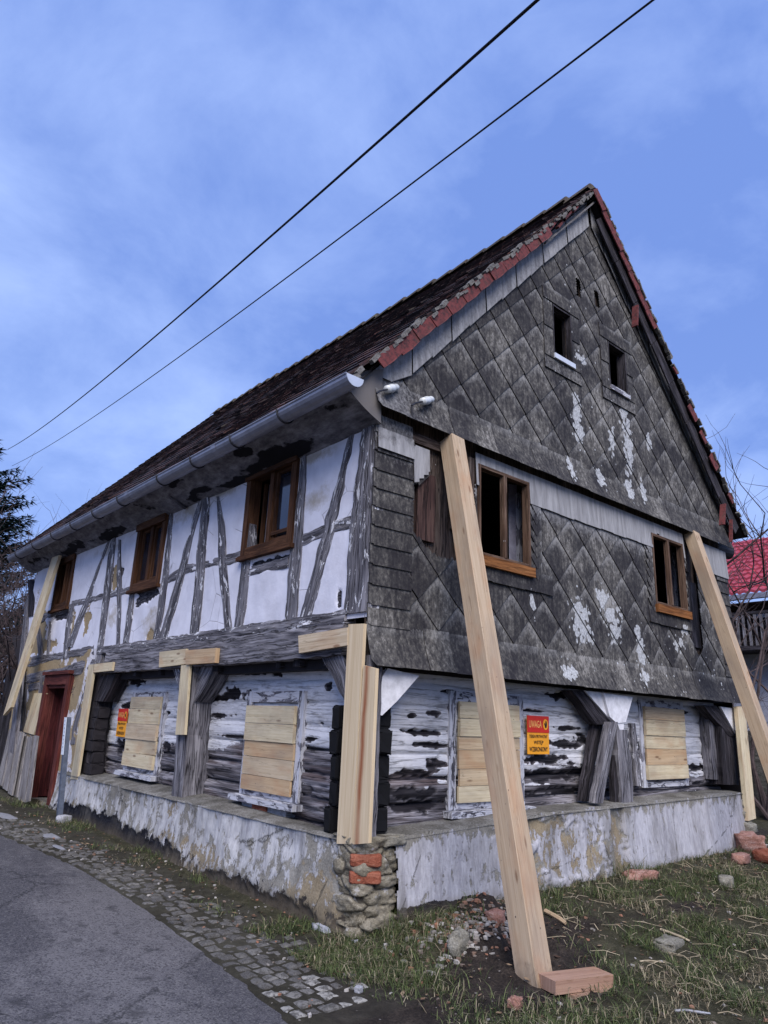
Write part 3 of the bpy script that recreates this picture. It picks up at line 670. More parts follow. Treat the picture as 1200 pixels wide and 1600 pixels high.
# ---- roof ----
EA, EZ, RX, RZ = -.42, 4.30, 3.45, 8.46
def slope(side):
    if side < 0: a = Vector((EA, 0, EZ)); b_ = Vector((RX, 0, RZ))
    else: a = Vector((7.08, 0, 4.42)); b_ = Vector((RX, 0, RZ))
    d = (b_-a); L = d.length; d.normalize(); n = Vector((-d.z, 0, d.x)) if side < 0 else Vector((d.z, 0, -d.x)); 
    return a, d, n, L
def sag(y, a): return .035*nz(y*.35, a*.3, 0)+.012*nz(y*1.1, a*.8, 4)+.06*sm(3, 10, y)*a/5.7
def tile_rows(mb, side, y0=-.14, y1=10.25):
    a0, d, n, L = slope(side); R = int(L/.158)
    for i in range(R+1):
        off = (i % 2)*.085; k = 0; ys_ = y0-off
        while ys_ < y1:
            w_ = .17; jl = random.uniform(-.005, .005)+.008*nz(ys_, i, 0, .9); h = random.uniform(.024, .030); tw = random.uniform(-.002, .002)
            if random.random() < .012: h += .02; jl -= .04
            ya, yb = max(y0, ys_)+.002, min(y1, ys_+w_)-.002
            if yb-ya > .03:
                p = lambda aa, y, nn: a0+d*aa+Vector((0, y, 0))+n*(nn+sag(y, aa))
                A = i*.158+jl; B = min(A+.30, L+.02)
                v = [p(A, ya, h+tw), p(A, yb, h-tw), p(B, yb, .004), p(B, ya, .004), p(A, ya, h+tw-.018), p(A, yb, h-tw-.018), p(B, yb, -.012), p(B, ya, -.012)]
                I = [mb.vert(q) for q in v]
                for f in ((0, 1, 2, 3), (4, 5, 1, 0), (5, 6, 2, 1), (7, 4, 0, 3)): mb.face([I[q] for q in f])
            ys_ += w_
R_ = part('roof', M['dark'], lambda mb: [mb.quad(*[a+d*t_+Vector((0, y, 0))-n*.05 for t_, y in ((0.05, -.10), (0.05, 10.2), (L, 10.2), (L, -.10))]) for a, d, n, L in (slope(-1), slope(1))] +
          [mb.quad(*[a+d*t_+Vector((0, y, 0))-n*.09 for t_, y in ((0.05, -.10), (0.05, 10.2), (L, 10.2), (L, -.10))]) for a, d, n, L in (slope(-1), slope(1))])
part('street_slope_tiles', M['tile'], lambda mb: tile_rows(mb, -1), R_)
part('rear_slope_tiles', M['tile'], lambda mb: tile_rows(mb, 1), R_)
def ridge(mb):
    y = -.1
    while y < 10.2:
        z0 = RZ+.02+sag(y, 5.6); r0, r1 = .105, .085; jz = random.uniform(-.008, .012)
        A = []; B = []; 
        for k in range(9):
            t_ = pi*k/8; A.append(mb.vert((RX-cos(t_)*r0*1.15, y, z0-.05+sin(t_)*r0+jz+.012))); B.append(mb.vert((RX-cos(t_)*r1*1.15, y+.40, z0-.05+sin(t_)*r1+jz)))
        for k in range(8): mb.face((A[k], A[k+1], B[k+1], B[k]))
        mb.face(A[::-1]); y += .36+random.uniform(-.015, .015)
part('ridge_tile_row', M['ridge'], ridge, R_)
def verge_mortar(mb, side, f0, f1, yb=-.15):
    a, d, n, L = slope(side); t_ = f0*L
    while t_ < f1*L:
        l = random.uniform(.05, .14); h = random.uniform(.02, .045); y = yb+random.uniform(-.012, .01)
        R = Matrix((d, Vector((0, 1, 0)), n)).transposed() @ Matrix.Rotation(random.uniform(-.25, .25), 3, 'Y')
        if random.random() < .85: mb.box(a+d*t_+Vector((0, y, 0))+n*(random.uniform(-.03, .012)), l, .05, h, R)
        t_ += l*.8
part('verge_mortar', M['mortar'], lambda mb: (verge_mortar(mb, -1, .0, .97), verge_mortar(mb, 1, .02, .98), verge_mortar(mb, -1, .6, .97, -.10)), R_)
def verge_tile(mb, a, d, n, t0, t1, hh, y, drop=0., tilt=0.):
    p = lambda t_, k, yy: a+d*t_+n*(-.005-k*hh-drop)+Vector((0, yy, 0))+d*tilt*k
    top = [p(t0, 0, y), p(t1, 0, y+.008)]; bot = [p(t0+.01, 1, y-.006), p((t0+t1)/2, 1.06, y-.006), p(t1, .96, y+.004)]
    I = [mb.vert(q) for q in top+bot]; J = [mb.vert(q+Vector((0, .014, 0))) for q in top+bot]
    mb.face((I[0], I[2], I[3], I[4], I[1])); mb.face((J[1], J[4], J[3], J[2], J[0]))
    for q, w_ in ((0, 2), (2, 3), (3, 4), (4, 1), (1, 0)): mb.face((I[q], I[w_], J[w_], J[q]))
def vt(*a_):
    mb = MB(); verge_tile(mb, *a_); obj('verge_tile', mb, M['redtile'], R_)
if 1:
    a, d, n, L = slope(-1); t_ = .34
    while t_ < 3.95:
        l = .31; vt( a, d, n, t_, t_+l+.02, .118+random.uniform(-.012, .008), -.17+random.uniform(-.006, .006), random.uniform(-.004, .006)); t_ += l-.005
    a, d, n, L = slope(1); t_ = L-.30
    while t_ > 3.15:
        vt(a, d, n, t_, t_+.30, .15, -.17+random.uniform(-.006, .006)); t_ -= .285
    for t_, l, hh, dr in ((1.98, .26, .14, 0), (1.62, .2, .11, .02), (1.2, .24, .15, .01), (2.7, .12, .07, 0), (.62, .16, .10, .0)): vt(a, d, n, t_, t_+l, hh, -.17, dr)
def broken(mb):
    a, d, n, L = slope(-1)
    for t_, l, dr in ((4.2, .4, .05), (4.62, .35, .09), (4.95, .3, .06), (4.4, .25, .14)): mb.box(a+d*t_+n*(-.01-dr*.5)+Vector((0, -.13, 0)), l, .05, .025, Matrix((d, Vector((0, 1, 0)), n)).transposed() @ Matrix.Rotation(-.12, 3, 'Y'))
part('broken_verge_tiles', M['redtile'], broken, R_)
a, d, n, L = slope(-1)
part('verge_lath', M['grey'], lambda mb: mb.bar(a+d*3.92+n*-.15+Vector((0, -.09, 0)), a+d*(L-.12)+n*-.13+Vector((0, -.1, 0)), .03, .02), R_)
a, d, n, L = slope(1)
part('bargeboard', M['dark'], lambda mb: [mb.bar(a+d*(t_+.004)+n*-.215+Vector((0, -.115+.006*(k % 2), 0)), a+d*(t_+.60)+n*-.215+Vector((0, -.115+.006*(k % 2), 0)), .022, .19) for k, t_ in enumerate(np.arange(.25, L-.5, .604))], R_)
for A_, B_, w2 in ((G(1130, 788, -.16), G(1128, 820, -.16), .08), (G(1142, 812, -.17), G(1142, 847, -.17), .045), (G(993, 478, -.19), G(992, 510, -.19), .085)): part('hanging_slat', M['redtile'], lambda mb: mb.bar(A_, B_, w2, .02), R_)
# gutter
def gutter(mb):
    r = .086; n_ = 9; prev = None; y = -.25
    while y < 10.0:
        z = 4.235+.004*nz(y, 0, 0, .9)-.0*y; ring = [mb.vert((-.455-r*cos(pi*k/n_), y, z-r*sin(pi*k/n_))) for k in range(n_+1)]+[mb.vert((-.455+r*.94, y, z)), ] + [mb.vert((-.455-r*.94*cos(pi*k/n_), y, z-r*.94*sin(pi*k/n_))) for k in range(n_, -1, -1)]
        if prev:
            for k in range(len(ring)-1): mb.face((prev[k], prev[k+1], ring[k+1], ring[k]))
        prev = ring; y += .25
    for yy in (-.24, -.235, 1.9, 4.15, 6.5, 8.6):
        pts = [(-.455-(r+.006)*cos(pi*k/8), yy, 4.235-(r+.006)*sin(pi*k/8)) for k in range(9)]
        if yy > 0:
            q = [(p, (p[0], p[1]+.09, p[2])) for p in pts]
            for (a_, b_), (c_, d_) in zip(q, q[1:]): mb.quad(a_, b_, d_, c_)
    mb.tube([(-.455-r, -.25, 4.238), (-.455-r, 9.9, 4.238)], .009, 6)
GU = part('gutter', M['zinc'], gutter, smooth=False)
part('end_cap', M['zincl'], lambda mb: (mb.face([mb.vert((-.455-0.088*cos(pi*k/10), -.256, 4.237-0.088*sin(pi*k/10))) for k in range(11)][::-1]), mb.face([mb.vert((-.455-0.088*cos(pi*k/10), -.250, 4.237-0.088*sin(pi*k/10))) for k in range(11)])), GU)
for yy in (.75, 1.6, 2.45, 3.3, 4.5, 5.4, 6.3, 7.2, 8.2, 9.2):
    part('gutter_bracket', M['iron'], lambda mb: mb.tube([(-.455-.096, yy, 4.25)]+[(-.455-.094*cos(pi*k/8), yy, 4.235-.094*sin(pi*k/8)) for k in range(9)]+[(-.33, yy, 4.26)], .008, 5), GU)

# ---- gable cladding ----
GW = [(1.27, 2.05, 3.13, 4.03), (4.47, 5.26, 3.10, 3.99), (2.56, 2.93, 5.72, 6.38), (3.72, 4.13, 5.74, 6.36)]
def inwin(x, z, g=0.): return any(a-g < x < b_+g and c-g < z < d+g for a, b_, c, d in GW)
def slotp(u, v):
    p = G(u, v); return p.x, p.z
SL = [slotp(903, 450), slotp(931, 467)]
def missing(x, z):
    e = .03*nz(x, z, 0, 6)
    if z > 4.3: return any(abs(x-a)/.05 < 1 and abs(z-b_) < .12 for a, b_ in SL)
    if .45 < x < 1.02+e and 3.02+max(0, (.72-x))*.6+e < z < 3.62+.9*max(0, x-.5): return True
    if .62 < x < 1.24 and z > 3.35+e: return True
    if .42 < x < 1.24 and z > 3.98+e: return True
    if 5.30+e < x < 5.62 and 2.55+abs(x-5.5)*1.2+e < z < 4.3: return True
    return False
lich = []
for u, v, ru, rv in ((905, 965, 13, 32), (908, 985, 16, 22), (940, 935, 9, 16), (953, 960, 14, 18), (960, 985, 10, 22), (1000, 1015, 7, 28), (995, 990, 6, 12), (1003, 1055, 7, 16), (882, 1050, 11, 13), (830, 940, 5, 18), (938, 940, 9, 10), (1060, 1005, 7, 12), (1068, 985, 5, 9),
                     (900, 650, 7, 26), (905, 680, 7, 18), (898, 628, 5, 12), (935, 745, 7, 18), (888, 735, 6, 20), (982, 700, 8, 40), (975, 655, 7, 20), (955, 690, 5, 20), (1003, 770, 5, 18), (980, 760, 6, 24), (905, 560, 12, 7), (960, 600, 10, 7), (1012, 690, 4, 14)):
    p = G(u, v); q = G(u+ru, v); t_ = G(u, v-rv); lich.append((p.x, p.z, abs(q.x-p.x), abs(t_.z-p.z)))
lf = ell(lich)
def gmask(x, z):
    r = .5+.55*lf(x, z)
    r = max(r, 0.)
    zone = max(sm(2.6, 3.4, x)*sm(3.3, 2.6, z)*.26, sm(1.6, 2.2, x)*sm(3.6, 2.8, z)*.13 if z < 4 else 0, (.2*sm(.8, .3, abs(x-3.2+(z-5.2)*.25))) if z > 4.3 else 0)
    r = max(r if r > .2 else 0, zone)
    cl_ = 0.
    if z < 4.2: cl_ = sm(3.42, 4.0, z)*.8*(1 if x > 1.2 else .55)
    else:
        dr = min((z-4.36-(x+.35)*-1.075)*0+((RZ-z)/1.075-abs(x-RX)), 9); cl_ = .75*sm(.55, .1, dr)
    return (r, min(.95, cl_), 0.)
def shing(mb, B, Rr, T, L_, yb=.016, yt=.002, n=12, y0=0., rect=False, clip=None, mkadd=None, hole=True):
    B, Rr, T, L_ = [Vector(q) for q in (B, Rr, T, L_)]; ids = {}
    for j in range(n+1):
        for i in range(n+1):
            s_, t_ = i/n, j/n; q = B*(1-s_)*(1-t_)+Rr*s_*(1-t_)+T*s_*t_+L_*(1-s_)*t_
            low = (1-t_) if rect else 1-(s_+t_)/2
            mk = gmask(q.x, q.y)
            if mkadd: mk = mkadd(q.x, q.y, mk)
            ids[i, j] = mb.vert((q.x, y0-(yt+(yb-yt)*low), q.y), mk)
    keep = {}
    for j in range(n):
        for i in range(n):
            q = (Vector(mb.v[ids[i, j]])+Vector(mb.v[ids[i+1, j+1]]))/2
            if hole and (inwin(q.x, q.z) or missing(q.x, q.z)): continue
            if clip and not clip(q.x, q.z): continue
            keep[i, j] = 1; uvq = [((a/n)*(.5 if rect else 1)+(.2 if rect else 0), b_/n) for a, b_ in ((i, j), (i+1, j), (i+1, j+1), (i, j+1))]
            mb.face((ids[i, j], ids[i+1, j], ids[i+1, j+1], ids[i, j+1]), uvq)
    for (i, j) in keep:       # lower edges get their thickness
        if (i, j-1) not in keep:
            a, b_ = Vector(mb.v[ids[i, j]]), Vector(mb.v[ids[i+1, j]]); k = [mb.vert(a+Vector((0, .012, 0)), (0, 0, .9)), mb.vert(b_+Vector((0, .012, 0)), (0, 0, .9))]
            mb.face((k[0], k[1], ids[i+1, j], ids[i, j]))
        if (i-1, j) not in keep:
            a, b_ = Vector(mb.v[ids[i, j]]), Vector(mb.v[ids[i, j+1]]); k = [mb.vert(a+Vector((0, .012, 0)), (0, 0, .9)), mb.vert(b_+Vector((0, .012, 0)), (0, 0, .9))]
            mb.face((k[1], k[0], ids[i, j], ids[i, j+1]))
def jt(a=.006): return random.uniform(-a, a)
def diamonds(mb, zs, xoff, clip, x0, x1):
    for k, z in enumerate(zs):     # z = top tip of the row
        x = xoff+(k % 2)*.25+math.floor((x0-xoff)/.5)*.5
        while x < x1+.3:
            a, b_ = jt(), jt()
            shing(mb, (x+a, z-.485+b_), (x+.249+a, z-.243+b_), (x+a, z+b_), (x-.249+a, z-.243+b_), .020, .0, 13, clip=clip)
            x += .5
rake = lambda x, z, g=0.: z < RZ-.2-g-abs(x-RX)*1.075
Cl = part('cladding', M['shingle'], lambda mb: diamonds(mb, [2.38+.2375*k for k in range(0, 8)], .765, lambda x, z: .43 < x < 6.22 and 2.345 < z < (3.83 if 1.2 < x < 5.3 else 3.98), .4, 6.3), smooth=False)
part('upper_cladding', M['shingle'], lambda mb: diamonds(mb, [4.565+.2375*k for k in range(0, 17)], .78, lambda x, z: z > 4.47 and rake(x, z, .22), 0., 7.), Cl)
def strip_corner(mb):
    z = 2.33
    while z < 4.02:              # shingle column at the street corner and at the far corner
        shing(mb, (-.02, z), (.44, z+.008), (.44, z+.185), (-.02, z+.18), .020, .004, 16, rect=True, clip=lambda x, z_: (x+.02-.035)**2+(z_-z-.035)**2 < .035**2 or x > .015 or z_ > z+.035)
        if z < 3.9: shing(mb, (6.18, z+.03), (6.53, z+.03), (6.53, z+.215), (6.18, z+.215), .026, .004, 7, rect=True)
        z += .163
def strip_band(mb):
    x = 1.24
    while x < 5.3:               # clean band under the upper skirt
        shing(mb, (x, 3.80+jt()), (x+.27, 3.80+jt()), (x+.27, 4.14), (x, 4.14), .030, .012, 8, rect=True, mkadd=lambda a, b_, mk: (0., 1.05, 0.)); x += .262
    shing(mb, (5.72, 3.72), (6.53, 3.72), (6.53, 4.12), (5.72, 4.12), .035, .02, 10, rect=True, mkadd=lambda a, b_, mk: (0., 1., 0.))
    shing(mb, (.0, 3.83), (.42, 3.83), (.42, 4.02), (.0, 4.02), .036, .02, 10, rect=True, mkadd=lambda a, b_, mk: (0., 1.-3*max(0, b_-3.86)+.5*nz(a, b_, 0, 6), 0.))
    shing(mb, (.43, 3.62), (.62, 3.68), (.62, 3.98), (.42, 3.98), .030, .015, 10, rect=True, mkadd=lambda a, b_, mk: (0., .9, 0.), clip=lambda a, b_: b_ > 3.60+(a-.43)*.9, hole=False)
def strip_windows(mb):
    for a0, a1 in ((.75, 1.27), (2.05, 2.24), (4.30, 4.47), (5.26, 5.38)):       # small scales beside the windows
        if a0 == .75: continue
        z = 3.02
        while z < 3.8:
            shing(mb, (a0+(a1-a0)*.5, z), (a1, z+.09), (a1, z+.22), (a0, z+.13), .030, .016, 6, clip=None, hole=True); z += .115
    for a0, a1, zz in ((1.22, 2.30, 3.10), (4.3, 5.4, 3.06)):                    # aprons under the sills
        x = a0
        while x < a1: shing(mb, (x, zz-.20+jt()), (x+.24, zz-.20+jt()), (x+.24, zz), (x, zz), .034, .02, 7, rect=True); x += .235
def strip_attic(mb):
    for w_ in GW[2:]:            # borders of the attic windows
        a0, a1, z0, z1 = w_
        for q in (((a0-.17, z0-.06), (a0, z0-.06), (a0, (z0+z1)/2), (a0-.17, (z0+z1)/2)), ((a0-.17, (z0+z1)/2-.01), (a0, (z0+z1)/2-.01), (a0, z1+.05), (a0-.17, z1+.05)),
                  ((a1, z0-.06), (a1+.16, z0-.06), (a1+.16, (z0+z1)/2), (a1, (z0+z1)/2)), ((a1, (z0+z1)/2), (a1+.16, (z0+z1)/2), (a1+.16, z1+.05), (a1, z1+.05)),
                  ((a0-.17, z1+.02), ((a0+a1)/2, z1+.02), ((a0+a1)/2, z1+.21), (a0-.17, z1+.21)), (((a0+a1)/2, z1+.02), (a1+.17, z1+.02), (a1+.17, z1+.21), ((a0+a1)/2, z1+.21)),
                  ((a0-.17, z0-.22), ((a0+a1)/2, z0-.22), ((a0+a1)/2, z0-.02), (a0-.17, z0-.02)), (((a0+a1)/2, z0-.22), (a1+.17, z0-.22), (a1+.17, z0-.02), ((a0+a1)/2, z0-.02))):
            shing(mb, *q, .028, .016, 8, rect=True, mkadd=(lambda a, b_, mk: (.2, .35, 0.)) if q[0][1] < z0-.2 else None, clip=lambda x, z: rake(x, z, .05))
def strip_rake(mb, sd_):
    if 1:          # lighter course along the rakes
        for k in range(15):
            x0 = RX+sd_*(.03+k*.255); x1 = RX+sd_*(.03+(k+1)*.255); zt0 = RZ-.10-abs(x0-RX)*1.075; zt1 = RZ-.10-abs(x1-RX)*1.075
            if zt1 < 4.3: continue
            h = .40
            q = [(x0+.003*sd_, max(4.47, zt0-h+jt(.012))), (x1-.003*sd_, max(4.47, zt1-h+jt(.012))), (x1-.003*sd_, max(4.49, zt1)), (x0+.003*sd_, zt0)]
            if sd_ > 0: q = [q[1], q[0], q[3], q[2]]
            if sd_ > 0: q = [q[1], q[0], q[3], q[2]]
            shing(mb, *q, (.046 if k % 2 else .034), (.020 if k % 2 else .016), 12, rect=True, mkadd=lambda a, b_, mk: (0., .72, 0.))
part('corner_shingles', M['shingle'], strip_corner, Cl); part('clean_shingle_band', M['shingle'], strip_band, Cl); part('window_side_shingles', M['shingle'], strip_windows, Cl)
part('attic_window_border', M['shingle'], strip_attic, Cl); part('rake_shingles', M['shingle'], lambda mb: strip_rake(mb, -1), Cl); part('rake_shingles', M['shingle'], lambda mb: strip_rake(mb, 1), Cl)
def skirt(mb, z0, z1, x0, x1, flare, cl_):
    x = x0
    while x < x1:
        xe = min(x+.31, x1); n = 8; jz = jt(.006); ids = {}
        for j in range(n+1):
            for i in range(n+1):
                X = x+(xe-x)*i/n+(.002 if i == 0 else 0); t_ = j/n; Z = z0+jz+(z1+jz-z0)*t_; Y = -.012-flare*(1-t_)**1.5
                if X < x0+.04 and t_ < .12: X = x0+.04-(.04*(t_/.12))
                r, g, b_ = gmask(X, Z)
                ids[i, j] = mb.vert((X, Y+(.003 if (int(x*7) % 2) else 0), Z), (r, cl_*sm(1.2, .0, X)*.6, 0.))
        for j in range(n):
            for i in range(n): mb.face((ids[i, j], ids[i+1, j], ids[i+1, j+1], ids[i, j+1]), [(.2+.4*a/n, .1+.88*b_/n) for a, b_ in ((i, j), (i+1, j), (i+1, j+1), (i, j+1))])
        for i in range(n):
            a = Vector(mb.v[ids[i, 0]]); b_ = Vector(mb.v[ids[i+1, 0]]); k = [mb.vert(a+Vector((0, .014, 0)), (0, 0, .9)), mb.vert(b_+Vector((0, .014, 0)), (0, 0, .9))]; mb.face((k[0], k[1], ids[i+1, 0], ids[i, 0]))
        x = xe
part('upper_skirt', M['shingle'], lambda mb: skirt(mb, 4.16, 4.52, -.08, 6.62, .11, .8), Cl)
part('lower_skirt', M['shingle'], lambda mb: skirt(mb, 2.02, 2.36, -.03, 6.56, .10, .0), Cl)
def sheath(mb):      # boarding behind the cladding, open at the windows
    xs_ = sorted(set([0.0, 6.5]+[v for w_ in GW[:2] for v in w_[:2]])); 
    for a, b_ in zip(xs_, xs_[1:]):
        w_ = [q for q in GW[:2] if a >= q[0]-1e-3 and b_ <= q[1]+1e-3]
        for z0, z1 in ([(2.05, w_[0][2]), (w_[0][3], 4.3)] if w_ else [(2.05, 4.3)]): mb.quad((a, .05, z0), (b_, .05, z0), (b_, .05, z1), (a, .05, z1), [(z0, a), (z0, b_), (z1, b_), (z1, a)])
    n = 60
    for i in range(n):
        for j in range(n):
            x0, x1 = RX-3.3+6.6*i/n, RX-3.3+6.6*(i+1)/n; z0, z1 = 4.3+4.1*j/n, 4.3+4.1*(j+1)/n; xc, zc = (x0+x1)/2, (z0+z1)/2
            if inwin(xc, zc) or missing(xc, zc) or zc > RZ-.15-abs(xc-RX)*1.075: continue
            mb.quad((x0, .05, z0), (x1, .05, z0), (x1, .05, z1), (x0, .05, z1), [(z0, x0), (z0, x1), (z1, x1), (z1, x0)])
part('gable_sheathing', M['brown'], sheath)
part('wall_lath', M['brown'], lambda mb: (mb.box((.98, .02, 3.72), .07, .05, .80), mb.box((.72, .025, 4.06), .62, .04, .09), mb.box((1.19, .015, 3.76), .07, .05, .62), ))
part('wall_lath', M['redbrown'], lambda mb: mb.box((.62, .028, 3.45), .22, .03, .62))
part('dark_cavity_board', M['dark'], lambda mb: (mb.box((5.5, .03, 3.1), .24, .03, .85), mb.box((5.42, .02, 3.9), .1, .03, .5)))
def gable_window(u0, u1, z0, z1, pxs, fw=.032):
    W = part('window', M['wingrey'], lambda m: win_frame(m, 'G', u0, u1, z0, z1, fw, -.05, .028))
    um = u0+(u1-u0)*.50
    part('mullion', M['wingrey'], lambda m: rect_mb(m, 'G', um-.02, um+.02, z0+fw, z1-fw, -.025, .032), W)
    part('sill', M['sillor'], lambda m: rect_mb(m, 'G', u0-.02, u1+.02, z0-.10, z0-.004, -.01, .065), W)
    xa, xb, xc = [G(p_, 860, .30).x for p_ in pxs]
    part('open_sash', M['whitewood'], lambda m: (m.bar((xb, .28, z0-.1), (xb, .28, z1), .05, .04)), W)
    part('open_sash', M['whitewood'], lambda m: (m.bar((xc, .20, z0-.1), (xc, .20, z1), .05, .04)), W)
    part('curtain', M['curtain'], lambda m: m.quad((xa, .34, z0-.2), (xb, .30, z0-.2), (xb, .30, z1+.1), (xa, .34, z1+.1)), W)
gable_window(*GW[0], (800, 809, 816)); gable_window(*GW[1], (1041, 1050, 1059))
for k, w_ in enumerate(GW[2:]):
    W = part('attic_window', M['dark'], lambda m: win_frame(m, 'G', *w_, .018, -.10, .026))
    part('sill', M['alu'] if k == 0 else M['whitewood'], lambda m: m.box(((w_[0]+w_[1])/2, -.042, w_[2]-.028), w_[1]-w_[0]+.03, .02, .06), W)
for u, v in ((610, 607), (665, 626)):
    p = G(u+10, v-2, -.04); q = G(u-8, v+2, -.15); d = (q-p); L = d.length
    I = part('insulator', M['porc'], lambda mb: mb.tube([p+d*t_ for t_ in (0, .12, .2, .35, .5, .62, .7, .85)], [.026, .034, .024, .036, .040, .026, .036, .034], 14), smooth=True)
    part('hook', M['iron'], lambda mb: mb.tube([p+d*.8, p+d*1.45, p+d*1.7+Vector((0, 0, -.015))], .009, 6), I)
part('iron_peg', M['iron'], lambda mb: mb.tube([(.31, -.10, 4.17), (.31, -.10, 4.28)], .012, 6))

# ---- log walls under the jetty ----
def pl_fn(ax, c):
    def conv(l):
        out = []
        for u, v, ru, rv in l:
            f = (lambda a, b_: (S(a, b_, c).y, S(a, b_, c).z)) if ax == 'S' else (lambda a, b_: (G(a, b_, c).x, G(a, b_, c).z))
            p = f(u, v); q = f(u+ru, v); t_ = f(u, v-rv); out.append((p[0], p[1], abs(q[0]-p[0]), abs(t_[1]-p[1])))
        return out
    return conv
def log_fn(u0, z0, gash, keep, bias, seed):
    gf = ell(gash, .95); kf = ell(keep)
    def fn(u, v):
        y = u0+u; z = z0+v; lh = .195; ph = (z+.02*nz(y*.6, seed, 0)+.008*nz(y*2.5, seed, 3))/lh; fr = ph-math.floor(ph); row = math.floor(ph)
        bul = math.sqrt(max(0, 1-(2*fr-1)**2)); grv = sm(.07, .0, fr)+sm(.93, 1., fr)
        pnt = bias(y, z)+.20*nz(y*.9, z*4.5, seed)+.12*nz(y*3, z*9, seed+4)-.10*grv
        g_ = gf(y, z); k_ = kf(y, z); pnt = max(pnt, .3+.55*k_ if k_ > 0 else 0) if k_ > 0 else pnt
        if g_ > -.35: pnt = min(pnt, .5-(g_+.02)*1.5)
        pp = sm(.42, .58, pnt); rot_ = min(1, max(0, sm(-.05, .22, g_)*.9+.3*sm(.1, .5, nz(y*1.5, z*5, seed+9))))
        crk = sm(.07, .0, abs(nz(y*1.1, z*19, seed+5)))*sm(-.1, .2, nz(y*2, z*3, seed+6)); bare_d = -.022*crk+.016*nz(y*2.5, z*40, seed+8)+.044*bul-.045*grv+.012*nz(y*1.2, z*28, seed+2)+.006*nz(y*4, z*60, seed)-.02*rot_
        pd = .030+.012*math.sin(fr*pi)+.008*nz(y*2, z*7, 2)+.005*nz(y*3, z*25, 6)-.022*grv
        return bare_d*(1-pp)+pd*pp, (min(1, max(0, pnt)), rot_*(1-pp), max(grv, crk*(1-pp))*(1-.55*pp)*.9*(sm(-.25, .15, nz(y*1.1, row*3.7, seed)) if pp > .5 else 1))
    return fn
cs = pl_fn('S', .26); cg = pl_fn('G', .26)
gS = cs([(365, 1084, 24, 8), (345, 1088, 18, 7), (400, 1050, 22, 4), (436, 1054, 8, 4), (375, 1045, 12, 7), (345, 1118, 24, 3.5), (365, 1150, 24, 3), (515, 1073, 9, 8), (505, 1130, 3, 2), (200, 1103, 8, 6), (192, 1165, 12, 9), (215, 1065, 14, 5), (262, 1165, 8, 8), (165, 1080, 12, 14), (262, 1115, 5, 3), (485, 1155, 14, 3), (520, 1045, 16, 3)])
def bS(y, z):
    b_ = .80-.50*sm(1.42, 1.22, z+.10*nz(y*.8, 1, 0)-.10*sm(2.4, 1.2, y)+.14*sm(3.2, 4.6, y)); return b_
relief('log_wall', (.28, .25, .70), (0, 1, 0), (0, 0, 1), (-1, 0, 0), 5.7, 1.42, .0145, log_fn(.25, .70, gS, [], bS, 1.5), M['logs'], H)
gG = cg([(700, 1080, 15, 3), (642, 1117, 10, 4), (678, 1115, 9, 6), (660, 1144, 28, 5), (672, 1165, 24, 4), (640, 1210, 38, 8), (680, 1195, 20, 8), (640, 1238, 42, 10), (640, 1262, 50, 9), (830, 1110, 18, 2), (870, 1088, 18, 6), (885, 1138, 18, 4), (870, 1160, 30, 4), (845, 1187, 45, 6), (890, 1165, 22, 5), (850, 1212, 50, 9), (870, 1235, 50, 5), (915, 1155, 20, 10), (905, 1205, 20, 12), (1000, 1167, 12, 12), (1085, 1198, 22, 5), (1066, 1113, 6, 4), (1098, 1125, 5, 3), (1040, 1225, 60, 4), (985, 1195, 8, 12), (930, 1240, 30, 8)])
kG = cg([(690, 1222, 14, 5), (665, 1230, 9, 3), (840, 1172, 50, 4), (850, 1198, 45, 3.5), (830, 1225, 40, 3), (1000, 1180, 10, 4), (1085, 1212, 20, 3), (1000, 1215, 12, 5)])
def bG(x, z): return .82-.5*sm(1.30, 1.05, z+.06*nz(x, 2, 0)-.10*sm(2.2, 2.8, x)+.12*sm(3.8, 4.4, x))
relief('log_wall', (.3, .28, .70), (1, 0, 0), (0, 0, 1), (0, -1, 0), 6.0, 1.42, .0145, log_fn(.3, .70, gG, kG, bG, 7.5), M['logs'], H)
# log ends at the corner, burnt
def lump(mb, c, sx_, sy_, sz, rot=0., amp=.18, seg=10, k=2.2, pw=.55):
    seed = random.random()*50; ids = {}
    R = Matrix.Rotation(rot, 3, 'Z')
    for j in range(seg+1):
        for i in range(seg*2):
            th = pi*j/seg; ph = 2*pi*i/(seg*2); p = Vector((sin(th)*cos(ph), sin(th)*sin(ph), cos(th)))
            q = Vector([math.copysign(abs(a)**pw, a) for a in p])
            f = 1+amp*fb(p.x+seed, p.y, p.z, k, 3); q = q*f
            ids[i, j] = mb.vert(Vector(c)+R @ Vector((q.x*sx_/2, q.y*sy_/2, q.z*sz/2)))
    for j in range(seg):
        for i in range(seg*2):
            a = (i+1) % (seg*2); mb.face((ids[i, j], ids[i, j+1], ids[a, j+1], ids[a, j]))
def log_ends(mb, cx, cy, sx_, sy_, z0, z1, n, jx=.02):
    h = (z1-z0)/n
    for k in range(n): lump(mb, (cx+random.uniform(-jx, jx), cy+random.uniform(-jx, jx), z0+h*(k+.5)), sx_*random.uniform(.92, 1.12), sy_*random.uniform(.92, 1.12), h*1.0, rot=random.uniform(-.08, .08), amp=.10, seg=14, k=3.5, pw=.22)
def rough(mb, amp, k=14.):      # subdivide boxes lightly and roughen
    pass
p = G(600, 1210, .04)
part('charred_log_ends', M['char'], lambda mb: log_ends(mb, .215, .15, .20, .26, .80, 1.74, 5))
part('charred_log_ends', M['char'], lambda mb: log_ends(mb, .12, .36, .26, .10, .78, 1.72, 5))
part('log_ends', M['dark'], lambda mb: log_ends(mb, .10, 5.72, .16, .26, .80, 1.66, 6, .03))
